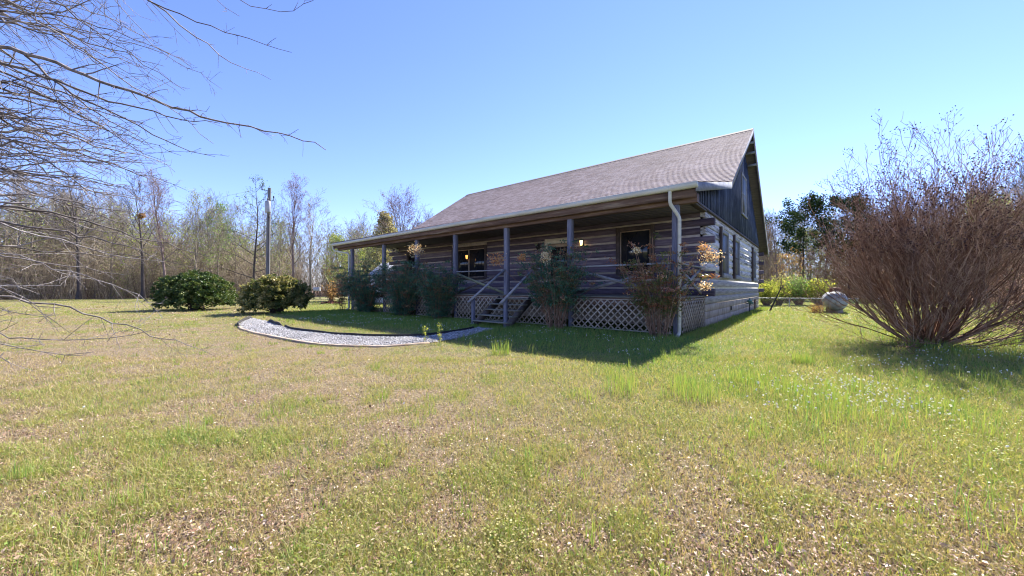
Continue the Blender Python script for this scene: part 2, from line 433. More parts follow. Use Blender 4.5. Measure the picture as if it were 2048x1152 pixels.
# ------------------------------------------------------------------ ground sheet
def build_ground():
    def axis(a0, a1, c, n, k):
        t = np.linspace(-1, 1, n)
        s = np.sinh(k * t) / np.sinh(k)
        return c + np.where(s < 0, s * (c - a0), s * (a1 - c))
    xs = axis(-420, 420, 0, 240, 6.0); ys = axis(-60, 520, 5, 240, 5.6)
    X, Y = np.meshgrid(xs, ys)
    Z = gz(X, Y) * np.exp(-np.maximum(0, np.hypot(X, Y) - 60) / 40)
    V = np.stack([X, Y, Z], -1).reshape(-1, 3)
    nx = len(xs); i = np.arange(len(ys) - 1)[:, None] * nx + np.arange(nx - 1)[None]
    Fq = np.stack([i, i + 1, i + nx + 1, i + nx], -1).reshape(-1, 4)
    me = bpy.data.meshes.new('ground'); me.from_pydata(V.tolist(), [], Fq.tolist()); me.update()
    me.polygons.foreach_set('use_smooth', np.ones(len(Fq), bool))
    a = me.attributes.new('lush', 'FLOAT', 'POINT'); a.data.foreach_set('value', lush(V[:, 0], V[:, 1]).astype(np.float32))
    w = me.attributes.new('wood', 'FLOAT', 'POINT'); w.data.foreach_set('value', np.clip(wood_sd(V[:, 0], V[:, 1]) / 2 + .5, 0, 1).astype(np.float32))
    m, nt, p, out = newmat('lawn_soil')
    L = nt.links
    at = nt.nodes.new('ShaderNodeAttribute'); at.attribute_name = 'lush'
    aw = nt.nodes.new('ShaderNodeAttribute'); aw.attribute_name = 'wood'
    n1 = noise(nt, 26, 6, .75); n2 = noise(nt, 1.3, 5, .6); n3 = noise(nt, 90, 3, .6)
    dry = ramp(nt, [(.32, (.085, .055, .04)), (.45, (.20, .15, .10)), (.56, (.34, .265, .185)), (.7, (.48, .39, .29))])
    grn = ramp(nt, [(.32, (.045, .075, .018)), (.5, (.13, .175, .04)), (.68, (.27, .28, .085))])
    wd = ramp(nt, [(.35, (.10, .062, .042)), (.55, (.22, .145, .10)), (.7, (.34, .245, .17))])
    for r in (dry, grn, wd): L.new(n1.outputs['Fac'], r.inputs[0])
    ad = nt.nodes.new('ShaderNodeMath'); ad.operation = 'MULTIPLY_ADD'; ad.inputs[1].default_value = .9
    sb = nt.nodes.new('ShaderNodeMath'); sb.operation = 'SUBTRACT'; sb.inputs[1].default_value = .5
    L.new(n2.outputs['Fac'], sb.inputs[0]); L.new(sb.outputs[0], ad.inputs[0]); L.new(at.outputs['Fac'], ad.inputs[2])
    ad.use_clamp = True
    mx = nt.nodes.new('ShaderNodeMixRGB'); L.new(ad.outputs[0], mx.inputs[0]); L.new(dry.outputs[0], mx.inputs[1]); L.new(grn.outputs[0], mx.inputs[2])
    mw = nt.nodes.new('ShaderNodeMixRGB'); L.new(aw.outputs['Fac'], mw.inputs[0]); L.new(mx.outputs[0], mw.inputs[1]); L.new(wd.outputs[0], mw.inputs[2])
    L.new(mw.outputs[0], p.inputs['Base Color'])
    p.inputs['Roughness'].default_value = .95; p.inputs['Specular IOR Level'].default_value = .1
    b = nt.nodes.new('ShaderNodeBump'); b.inputs['Strength'].default_value = .9; b.inputs['Distance'].default_value = .05
    L.new(n3.outputs['Fac'], b.inputs['Height']); L.new(b.outputs[0], p.inputs['Normal'])
    me.materials.append(m)
    o = bpy.data.objects.new('ground', me); COL.objects.link(o); tag(o, None, kind='structure')
build_ground()

# ------------------------------------------------------------------ path: gravel bed, stones, edging
def build_path():
    rng = np.random.default_rng(5)
    mb = MB()
    n = len(pin)
    V = np.concatenate([pin, pout]); V[:, 2] = gz(V[:, 0], V[:, 1]) + .022
    mb.add(V, [[i, i + 1, n + i + 1, n + i] for i in range(n - 1)])
    m = mat_noise('gravel_bed', [(.3, (.09, .085, .085)), (.5, (.20, .19, .19)), (.7, (.34, .33, .33))], 45, None, .95, .8, .02, detail=3)
    o = mb.build('gravel_path', m); tag(o, None, kind='structure')
    # stones
    N = 9000
    t = rng.uniform(0, n - 1.001, N); i = t.astype(int); f = (t - i)[:, None]; s = rng.uniform(.02, .98, N)[:, None]
    a = pin[i] * (1 - f) + pin[i + 1] * f; b = pout[i] * (1 - f) + pout[i + 1] * f
    C = a * (1 - s) + b * s
    C[:, 2] = gz(C[:, 0], C[:, 1]) + .026
    r = rng.uniform(.010, .026, N)
    octv = np.array([(1, 0, 0), (0, 1, 0), (-1, 0, 0), (0, -1, 0), (0, 0, .8), (0, 0, -.6)], float)
    an = rng.uniform(0, 6.28, N); ca, sa = np.cos(an), np.sin(an)
    K = octv[None] * (r[:, None, None]) * rng.uniform(.6, 1.4, (N, 6, 1))
    Kx = K[..., 0] * ca[:, None] - K[..., 1] * sa[:, None]; Ky = K[..., 0] * sa[:, None] + K[..., 1] * ca[:, None]
    V = np.stack([Kx, Ky, K[..., 2]], -1) + C[:, None]
    fo = np.array([(0, 1, 4), (1, 2, 4), (2, 3, 4), (3, 0, 4), (1, 0, 5), (2, 1, 5), (3, 2, 5), (0, 3, 5)])
    mb = MB(); mb.add(V.reshape(-1, 3), (fo[None] + (np.arange(N) * 6)[:, None, None]).reshape(-1, 3), np.repeat(rng.random(N), 8))
    ms = mat_leaf('gravel_stone', [(0, (.13, .125, .12)), (.5, (.30, .29, .29)), (1, (.52, .51, .51))], 0, .2)
    o = mb.build('gravel_stones', ms); tag(o, 'loose pale grey gravel stones lying on the curved path', 'gravel', kind='stuff')
    # edging strips
    def strip(name, pts, h, th, mat, label, wob=.02, lean=0.0, seed=1, ends=0.0):
        r = np.random.default_rng(seed)
        P = resample(pts, max(8, int(len(pts))))
        T = norm(np.gradient(P[:, :2], axis=0)); Nn = np.stack([-T[:, 1], T[:, 0]], 1)
        k = len(P)
        hh = h * (1 + wob * 6 * (np.interp(np.linspace(0, 1, k), np.linspace(0, 1, 9), r.uniform(-1, 1, 9))))
        if ends: hh = hh * np.clip(np.minimum(np.arange(k), np.arange(k)[::-1]) / 3. + ends, 0, 1)
        vs = []
        for i in range(k):
            z0 = float(gz(P[i, 0], P[i, 1])) - .05
            for (s_, z) in ((-.5, z0), (.5, z0), (.5, z0 + .05 + hh[i]), (-.5, z0 + .05 + hh[i])):
                off = Nn[i] * (s_ * th + lean * (z - z0))
                vs.append((P[i, 0] + off[0], P[i, 1] + off[1], z))
        f = []
        for i in range(k - 1):
            for q in range(4):
                a = i * 4 + q; b_ = i * 4 + (q + 1) % 4
                f.append([a, b_, b_ + 4, a + 4])
        f += [[0, 3, 2, 1], [4 * k - 4, 4 * k - 3, 4 * k - 2, 4 * k - 1]]
        mb = MB(); mb.add(vs, f)
        o = mb.build(name, mat); fix_normals(o); tag(o, label, 'edging', 'edging strips along the gravel path')
    strip('path_edging', pin[2:15], .13, .03, M['edge_black'], 'short black edging strip where the far end of the gravel path meets the grass', .03, ends=.3, seed=3)
    strip('path_edging', pin[16:58], .085, .03, M['edge_black'], 'long low black edging strip on the house side of the gravel path', .02, seed=4)
    strip('path_edging', resample(pout[0:15], 30), .12, .03, M['edge_black'], 'black edging strip bent round the outer far corner of the gravel path', .03, ends=.3, seed=5)
    o1 = pout.copy()
    strip('path_edging', resample(pout[14:48], 40), .035, .10, M['edge_tan'], 'tan timber edging lying flush along the lawn side of the gravel path', .05, seed=6)
build_path()

# ------------------------------------------------------------------ the log house
HA = math.atan2(-UX[1], -UX[0])
house = thing('log_house', 'long dark log house with a brown shingle roof and a full-width front porch', 'house', (ORG[0], ORG[1], 0), HA)
WV = 2.85; BV = 18.05; US = -.13; UL = 18.1      # front wall, back wall, right wall, left wall
FLOOR = 1.05; K0 = 1.04; KP = .29; KH = .226; NK = 10
ROOF_R = -.62; ROOF_L = 19.35
PROF_F = [(10.75, 9.05), (4.75, 5.12), (-.34, 3.99)]
PROF_B = [(10.75, 9.05), (18.72, 3.56)]
def roof_z(v):
    return float(np.interp(v, [-.34, 4.75, 10.75, 18.72], [3.99, 5.12, 9.05, 3.56]))
def hb(mb, u0, u1, v0, v1, z0, z1, tint=.5): mb.box(-u0, -u1, v0, v1, z0, z1, tint)
def hc(mb, u0, u1, v0, v1, z0, z1, c=.012, tint=.5, jit=0., rng=None): mb.cbox(-u0, -u1, v0, v1, z0, z1, c, tint, jit, rng)

def intervals(a, b, holes):
    out = [(a, b)]
    for h0, h1 in holes:
        nn = []
        for p, q in out:
            if h1 <= p or h0 >= q: nn.append((p, q)); continue
            if h0 > p: nn.append((p, h0))
            if h1 < q: nn.append((h1, q))
        out = nn
    return [(p, q) for p, q in out if q - p > .02]

# openings: (start, end, z0, z1)
OPF = [(1.50, 2.95, 1.78, 3.58), (4.86, 6.22, FLOOR, 3.42), (9.72, 12.32, 1.74, 3.46), (15.35, 16.45, 1.74, 3.42)]
OPS = [(5.28, 7.05, 1.76, 3.58), (8.25, 10.0, 1.76, 3.58), (14.5, 16.35, 1.76, 3.58)]
rg = random.Random(8)
front = MB(); sideg = MB(); sidew = MB(); back = MB(); left = MB(); cf = MB(); cs = MB()
for k in range(NK):
    z0 = K0 + KP * k; z1 = z0 + KH
    zc = (z0 + z1) / 2
    oddf = (k % 2 == 1)
    a = (US - .27) if not oddf else (US + .16)
    bnd = (UL + .27) if not oddf else (UL - .16)
    for p, q in intervals(a, bnd, [(h[0], h[1]) for h in OPF if h[2] - .02 < zc < h[3] + .02]):
        hc(front, p, q, WV - .0, WV + .16, z0 + rg.uniform(-.006, .006), z1 + rg.uniform(-.006, .006), .018, rg.random(), .006, rg)
    hc(back, a, bnd, BV - .16, BV, z0, z1, .018, rg.random())
    sv0 = WV + .162 if not oddf else WV - .004
    sv1 = BV - .162 if not oddf else BV + .004
    tgt = sidew if k >= 3 else sideg
    for p, q in intervals(sv0, sv1, [(h[0], h[1]) for h in OPS if h[2] - .02 < zc < h[3] + .02]):
        hc(tgt, US, US + .15, p, q, z0 + rg.uniform(-.006, .006), z1 + rg.uniform(-.006, .006), .016, rg.random(), .005, rg)
    hc(left, UL - .15, UL, sv0, sv1, z0, z1, .016, rg.random())
ZT = K0 + KP * NK - .02
zs = sorted(set([K0 - .02, ZT] + [h[i] for h in OPF for i in (2, 3)]))
for za, zb in zip(zs[:-1], zs[1:]):
    zc = (za + zb) / 2
    for p, q in intervals(US + .17, UL - .17, [(h[0], h[1]) for h in OPF if h[2] < zc < h[3]]):
        hb(cf, p, q, WV + .018, WV + .13, za, zb)
zs = sorted(set([K0 - .02, ZT] + [h[i] for h in OPS for i in (2, 3)]))
for za, zb in zip(zs[:-1], zs[1:]):
    zc = (za + zb) / 2
    for p, q in intervals(WV + .17, BV - .17, [(h[0], h[1]) for h in OPS if h[2] < zc < h[3]]):
        hb(cs, US + .022, US + .12, p, q, za, zb)
hb(cf, US + .17, UL - .17, BV - .13, BV - .03, K0 - .02, ZT)
hb(cs, UL - .12, UL - .022, WV + .17, BV - .17, K0 - .02, ZT)
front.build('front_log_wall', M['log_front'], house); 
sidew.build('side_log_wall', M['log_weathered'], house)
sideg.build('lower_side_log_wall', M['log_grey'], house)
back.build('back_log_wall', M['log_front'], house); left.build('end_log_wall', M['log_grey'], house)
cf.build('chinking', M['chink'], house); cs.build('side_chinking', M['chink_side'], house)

# foundation, sill band, vents
m = MB()
for (u0, u1, v0, v1) in ((US + .03, US + .2, WV + .02, BV - .02), (UL - .2, UL - .03, WV + .02, BV - .02), (US + .21, UL - .21, WV + .02, WV + .18), (US + .21, UL - .21, BV - .18, BV - .02)):
    hb(m, u0, u1, v0, v1, -.4, .76)
# block joints as shallow proud courses
rb = random.Random(4)
for r in range(3):
    v = WV + .03 - (.2 if r % 2 else 0)
    while v < BV - .05:
        p, q = max(v, WV + .03), min(v + .79, BV - .03)
        if q - p > .05: hc(m, US + .012, US + .034, p + .006, q - .006, .02 + .245 * r, .02 + .245 * r + .235, .006, rb.random())
        v += .8
m.build('foundation', M['concrete'], house)
m = MB(); hc(m, US - .004, US + .19, WV - .004, BV, .77, K0 - .03, .012); hc(m, US + .2, UL, WV + .0, WV + .17, .77, K0 - .03, .012); m.build('sill_beam', M['log_grey'], house)
for v in (7.6, 13.7):
    m = MB(); hb(m, US - .004, US + .011, v, v + .38, .34, .36); hb(m, US - .004, US + .011, v, v + .38, .50, .52)
    for i in range(5): hb(m, US - .002, US + .011, v + .02 + i * .075, v + .045 + i * .075, .361, .499)
    m.build('foundation_vent', M['dark_metal'], house)
m = MB(); 
for i in range(4): hc(m, US - .03, US + .01, 15.62 + i * .18, 15.79 + i * .18, -.05, .62, .006, rb.random())
hc(m, US - .05, US - .031, 15.62, 16.33, .44, .52); m.build('crawl_space_door', M['beam'], house)

# windows
def window_front(u0, u1, z0, z1, panes, framemat, trimmat, fw=.15):
    f = MB(); v0 = WV - .035; v1 = WV + .15
    hc(f, u0, u0 + fw, v0, v1, z0, z1); hc(f, u1 - fw, u1, v0, v1, z0, z1)
    hc(f, u0 + fw + .002, u1 - fw - .002, v0 + .003, v1, z1 - fw, z1); hc(f, u0 + fw + .002, u1 - fw - .002, v0 - .03, v1, z0, z0 + fw * .7)
    fo = f.build('window', framemat, house)
    iu0, iu1 = u0 + fw, u1 - fw
    wdt = (iu1 - iu0) / panes
    for i in range(panes):
        a, b = iu0 + i * wdt + .004, iu0 + (i + 1) * wdt - .004
        s = MB(); t = .035; zb, zt = z0 + fw * .7 + .003, z1 - fw - .003
        hb(s, a, a + t, WV + .02, WV + .07, zb, zt); hb(s, b - t, b, WV + .02, WV + .07, zb, zt)
        hb(s, a + t, b - t, WV + .02, WV + .07, zt - t, zt); hb(s, a + t, b - t, WV + .02, WV + .07, zb, zb + t)
        s.build('sash', trimmat, fo)
        g = MB(); hb(g, a + t, b - t, WV + .045, WV + .055, zb + t, zt - t); g.build('pane', M['glass'], fo)
    return fo
window_front(*OPF[0], 1, M['trim_dark'], M['trim_tan'])
window_front(*OPF[2], 2, M['trim_dark'], M['trim_tan'])
window_front(*OPF[3], 1, M['trim_dark'], M['trim_dark'])
def window_side(v0, v1, z0, z1):
    f = MB(); fw = .30; a = US - .05; b = US + .14
    hc(f, a, b, v0, v0 + fw, z0, z1); hc(f, a + .02, b, v1 - .14, v1, z0, z1)
    hc(f, a + .018, b, v0 + fw + .002, v1 - .142, z1 - .14, z1)
    fo = f.build('window', M['trim'], house)
    j = MB(); hc(j, a - .045, US + .02, v0 - .09, v0 - .003, z0 - .05, z1 + .04); j.build('jamb', M['trim_dark'], fo)
    s = MB(); hc(s, a - .04, b, v0 + .002 + fw, v1 + .06, z0 - .07, z0 + .12); s.build('sill', M['trim'], fo)
    s = MB(); zm = (z0 + z1) / 2
    hb(s, US + .0, US + .05, v0 + fw + .004, v1 - .145, zm - .02, zm + .02); s.build('meeting_rail', M['trim_dark'], fo)
    g = MB(); hb(g, US + .02, US + .03, v0 + fw + .003, v1 - .143, z0 + .122, z1 - .142); g.build('pane', M['screen'], fo)
for h in OPS: window_side(*h)

# front door with cream frame
d = MB(); u0, u1, z0, z1 = OPF[1]
hc(d, u0 + .003, u0 + .13, WV - .03, WV + .14, z0 + .02, z1); hc(d, u1 - .13, u1 - .003, WV - .03, WV + .14, z0 + .02, z1); hc(d, u0 + .132, u1 - .132, WV - .027, WV + .14, z1 - .22, z1)
do = d.build('door', M['cream'], house)
d = MB(); a, b = u0 + .14, u1 - .14
hb(d, a, b, WV + .05, WV + .09, z0 + .02, z0 + .75); hb(d, a, a + .13, WV + .05, WV + .09, z0 + .752, z1 - .23); hb(d, b - .13, b, WV + .05, WV + .09, z0 + .752, z1 - .23); hb(d, a + .132, b - .132, WV + .05, WV + .09, z1 - .37, z1 - .23)
d.build('door_leaf', M['trim_tan'], do)
d = MB(); hb(d, a + .133, b - .133, WV + .06, WV + .07, z0 + .755, z1 - .375); d.build('pane', M['glass'], do)
d = MB(); d.tube([(-(b - .07), WV + .02, z0 + .95), (-(b - .07), WV - .02, z0 + .95), (-(b - .16), WV - .025, z0 + .95)], .012, 8); d.build('handle', M['dark_metal'], do)

# porch lanterns and floodlight
def lantern(u, z, glassmat, metal=M['dark_metal']):
    x = -u; y = WV - .11
    b = MB(); b.box(x - .05, x + .05, WV - .035, WV - .003, z - .10, z + .10)
    b.tube([(x, WV - .03, z + .02), (x, WV - .09, z + .15), (x, y, z + .17)], .009, 6)
    b.lathe([(.001, z + .17), (.03, z + .165), (.085, z + .105), (.085, z + .095), (.001, z + .095)], 6, (x, y, 0))
    b.lathe([(.001, z - .10), (.05, z - .10), (.045, z - .12), (.012, z - .15), (.012, z - .2), (.02, z - .215), (.001, z - .235)], 6, (x, y, 0))
    for k in range(6):
        an = 2 * math.pi * k / 6
        b.tube([(x + .048 * math.cos(an), y + .048 * math.sin(an), z - .10), (x + .076 * math.cos(an), y + .076 * math.sin(an), z + .095)], .006, 4)
    lo = b.build('wall_lantern', metal, house)
    g = MB(); g.lathe([(.001, z - .098), (.042, z - .098), (.068, z + .093), (.001, z + .093)], 6, (x, y, 0)); g.build('lamp_glass', glassmat, lo)
    return lo
lantern(4.38, 3.12, M['lit']); lantern(6.54, 3.12, M['glass'])
lo = lantern(11.03, 2.90, M['lit_amber'])
fl = MB(); fl.box(-17.42, -17.26, WV - .05, WV - .004, 3.60, 3.76); fl.tube([(-17.36, WV - .05, 3.70), (-17.38, WV - .14, 3.76)], .02, 6); fl.tube([(-17.30, WV - .05, 3.66), (-17.26, WV - .14, 3.58)], .02, 6)
fo = fl.build('floodlight', M['white'], house)
for (p, q) in (((-17.38, WV - .14, 3.74), (-17.40, WV - .30, 3.86)), ((-17.26, WV - .14, 3.54), (-17.22, WV - .30, 3.60))):
    g = MB(); g.tube([p, q], [.05, .085], 10); g.build('lamp_head', M['white'], fo)

# porch floor, posts, beam, rails, lattice
POSTS = [0, 3.27, 6.0, 8.84, 11.5, 14.3, 17.6]
m = MB()
vv = -.12
for i in range(20):
    hc(m, -.12, 17.85, vv, vv + .142, FLOOR - .035, FLOOR + rg.uniform(-.003, .003), .006, rg.random()); vv += .147
m.build('porch_floor', M['deck'], house)
m = MB(); hc(m, -.1, 17.8, -.09, -.045, .80, FLOOR - .037); hc(m, -.1, 17.8, 1.35, 1.45, .80, FLOOR - .037); hc(m, -.1, -.055, -.04, WV - .02, .80, FLOOR - .037); hc(m, 17.75, 17.8, -.04, WV - .02, .80, FLOOR - .037)
m.build('porch_joist', M['beam'], house)
PW = .085
for i, u in enumerate(POSTS):
    m = MB(); hc(m, u - PW, u + PW, -.04 - PW + .04, PW - .0, FLOOR + .004, 3.535, .012, rg.random(), .003, rg); m.build('porch_post', M['post'], house)
    m = MB(); hc(m, u - .07, u + .07, -.035, .10, -.1, .798, .01, rg.random()); m.build('pier', M['post'], house)
m = MB()
hc(m, -.55, 19.2, -.10, .10, 3.54, 3.77, .012, .4, .004, rg); m.build('porch_beam', M['beam'], house)
m = MB(); hb(m, ROOF_R + .05, ROOF_L - .05, -.30, -.262, 3.64, 3.93); m.build('fascia', M['beam'], house)
# ceiling boards below the porch roof
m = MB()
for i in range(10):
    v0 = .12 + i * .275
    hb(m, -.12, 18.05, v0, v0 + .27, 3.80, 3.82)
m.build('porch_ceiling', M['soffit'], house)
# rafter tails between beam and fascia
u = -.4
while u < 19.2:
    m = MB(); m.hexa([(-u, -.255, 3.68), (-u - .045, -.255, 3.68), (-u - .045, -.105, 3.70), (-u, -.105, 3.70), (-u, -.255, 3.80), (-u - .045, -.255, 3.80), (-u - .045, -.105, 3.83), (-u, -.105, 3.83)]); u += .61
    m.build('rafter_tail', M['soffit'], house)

def bar(mb, p, q, w, h, tint=.5):
    """rectangular bar between two house points (u,v,z); w across, h in height"""
    p = np.array([-p[0], p[1], p[2]]); q = np.array([-q[0], q[1], q[2]])
    t = norm(q - p); up = np.array([0, 0, 1.0])
    if abs(t[2]) > .95: up = np.array([0, 1.0, 0])
    s = norm(np.cross(t, up)); n = np.cross(s, t)
    vs = []
    for b in (p, q):
        for (i, j) in ((-1, -1), (1, -1), (1, 1), (-1, 1)):
            vs.append(b + s * i * w / 2 + n * j * h / 2)
    mb.add(vs, [[0, 1, 2, 3], [7, 6, 5, 4], [0, 4, 5, 1], [1, 5, 6, 2], [2, 6, 7, 3], [3, 7, 4, 0]], tint)
RZ = 2.0
def railing(u0, u1, mats, v=0.0, top=True):
    a, b = u0 + PW + .003, u1 - PW - .003
    m = MB(); hc(m, a, b, v - .045, v + .045, RZ - .045, RZ, .008, rg.random()); ro = m.build('railing', M['rail'], house)
    m = MB(); bar(m, (a + .02, v - .02, FLOOR + .06), (b - .02, v - .02, RZ - .10), .035, .09, rg.random()); m.build('brace', mats[0], ro)
    m = MB(); bar(m, (a + .02, v + .02, RZ - .10), (b - .02, v + .02, FLOOR + .06), .035, .09, rg.random()); m.build('brace', mats[1], ro)
railing(0, 3.27, (M['rail'], M['rail']))
railing(6.0, 8.84, (M['brace_green'], M['brace_dark']))
railing(8.84, 11.5, (M['rail'], M['brace_dark'])); railing(11.5, 14.3, (M['rail'], M['rail'])); railing(14.3, 17.6, (M['brace_dark'], M['rail']))
# short rail right of the steps and its newel
m = MB(); hc(m, 4.62, 4.74, -.06, .06, FLOOR + .004, RZ + .06, .01); m.build('porch_newel', M['post'], house)
m = MB(); hc(m, 3.27 + PW + .003, 4.617, -.045, .045, RZ - .045, RZ, .008); m.build('railing', M['rail'], house)
# side railing at the right end
m = MB(); hc(m, -.045, .045, PW + .003, WV - .01, RZ - .045, RZ, .008); ro = m.build('railing', M['rail'], house)
m = MB(); bar(m, (-.02, PW + .02, RZ - .1), (-.02, WV - .03, FLOOR + .06), .035, .09); m.build('brace', M['rail'], ro)
m = MB(); bar(m, (.02, PW + .02, FLOOR + .06), (.02, WV - .03, RZ - .1), .035, .09); m.build('brace', M['rail'], ro)

def lattice(x0, x1, z0, z1, place, sp=.155, w=.042):
    """diagonal strips in a plane; place(x, depth, z) -> house-local point"""
    mb = MB(); hw = w / math.sqrt(2) ; r = random.Random(int(x0 * 100) + 7)
    for lay, sgn in ((0, 1), (1, -1)):
        c = -(z1 - z0) - .1
        while c < (x1 - x0) + (z1 - z0) + .1:
            # centre line x = x0 + c + sgn*(z - zA)
            pts = []
            for z in (z0, z1):
                x = x0 + c + (z - z0) * sgn
                pts.append((x, z))
            (xa, za), (xb, zb) = pts
            # clip to x range
            def clip(xa, za, xb, zb):
                if xa > xb: xa, za, xb, zb = xb, zb, xa, za
                if xb < x0 + hw or xa > x1 - hw: return None
                k = (zb - za) / (xb - xa)
                if xa < x0 + hw: za += (x0 + hw - xa) * k; xa = x0 + hw
                if xb > x1 - hw: zb -= (xb - (x1 - hw)) * k; xb = x1 - hw
                return (xa, za, xb, zb) if xb - xa > .03 else None
            cl = clip(xa, za, xb, zb)
            c += sp * math.sqrt(2)
            if not cl: continue
            xa, za, xb, zb = cl
            d0 = .004 + lay * .010; d1 = d0 + .008
            vs = [place(xa - hw, d0, za), place(xb - hw, d0, zb), place(xb + hw, d0, zb), place(xa + hw, d0, za),
                  place(xa - hw, d1, za), place(xb - hw, d1, zb), place(xb + hw, d1, zb), place(xa + hw, d1, za)]
            mb.hexa(vs, r.random())
    return mb
for a, b in zip(POSTS[:-1], POSTS[1:]):
    lo_, hi_ = a + .075, b - .075
    mb = lattice(lo_, hi_, .06, .96, lambda x, d, z: (-x, -.10 - d, z))
    hc(mb, lo_, hi_, -.135, -.122, .05, .085, .003); hc(mb, lo_, hi_, -.135, -.122, .945, .975, .003)
    o = mb.build('lattice_panel', M['lattice'], house)
mb = lattice(.12, WV - .04, .06, .96, lambda x, d, z: (.105 + d, x, z)); hb(mb, -.135, -.122, .1, WV - .04, .95, .98); mb.build('lattice_panel', M['lattice'], house)

# steps with handrails
SU0, SU1 = 4.74, 6.22
st = MB()
for su in (SU0 + .03, SU1 - .03):
    bar(st, (su, -.15, .90), (su, -1.42, .06), .045, .24)
so_ = st.build('porch_steps', M['brace_dark'], house)
for i in range(5):
    z = .93 - i * .185; v = -.16 - i * .28
    m = MB(); hc(m, SU0 - .05, SU1 + .05, v - .28, v - .005, z - .04, z, .008, rg.random()); m.build('tread', M['deck'], so_)
for su, zt in ((SU0 + .16, .97), (SU1 + .17, .95)):
    m = MB(); hc(m, su - .055, su + .055, -1.42, -1.31, -.1, zt, .01, rg.random()); m.build('newel_post', M['post'], so_)
m = MB(); bar(m, (SU1 + .17, -1.62, .80), (6.02, -.12, 1.98), .10, .05); m.build('handrail', M['rail'], so_)
m = MB(); bar(m, (SU0 + .16, -1.62, .80), (4.68, -.08, 1.98), .10, .05); m.build('handrail', M['rail'], so_)

# roof
def shingle_mat():
    m, nt, p, out = newmat('brown_shingles')
    L = nt.links
    uv = nt.nodes.new('ShaderNodeUVMap'); uv.uv_map = 'UVMap'
    br = nt.nodes.new('ShaderNodeTexBrick')
    br.inputs['Scale'].default_value = 1.0; br.inputs['Brick Width'].default_value = .33; br.inputs['Row Height'].default_value = .145
    br.inputs['Mortar Size'].default_value = .004; br.inputs['Mortar Smooth'].default_value = .3; br.offset = .37
    br.inputs['Color1'].default_value = (.26, .195, .175, 1); br.inputs['Color2'].default_value = (.40, .325, .30, 1); br.inputs['Mortar'].default_value = (.10, .075, .07, 1)
    L.new(uv.outputs[0], br.inputs['Vector'])
    nz = noise(nt, 1.1, 5, .6); nf = noise(nt, 60, 2, .5)
    r = ramp(nt, [(.3, (.82, .80, .80)), (.7, (1.12, 1.10, 1.12))]); L.new(nz.outputs['Fac'], r.inputs[0])
    mu = nt.nodes.new('ShaderNodeMixRGB'); mu.blend_type = 'MULTIPLY'; mu.inputs[0].default_value = 1
    L.new(br.outputs['Color'], mu.inputs[1]); L.new(r.outputs[0], mu.inputs[2])
    r2 = ramp(nt, [(.3, (.78, .78, .78)), (.7, (1.2, 1.2, 1.2))]); L.new(nf.outputs['Fac'], r2.inputs[0])
    mu2 = nt.nodes.new('ShaderNodeMixRGB'); mu2.blend_type = 'MULTIPLY'; mu2.inputs[0].default_value = 1
    L.new(mu.outputs[0], mu2.inputs[1]); L.new(r2.outputs[0], mu2.inputs[2])
    L.new(mu2.outputs[0], p.inputs['Base Color']); p.inputs['Roughness'].default_value = .9; p.inputs['Specular IOR Level'].default_value = .25
    b = nt.nodes.new('ShaderNodeBump'); b.inputs['Strength'].default_value = .5; b.inputs['Distance'].default_value = .01
    L.new(nf.outputs['Fac'], b.inputs['Height']); L.new(b.outputs[0], p.inputs['Normal'])
    return m
M['shingle'] = shingle_mat()
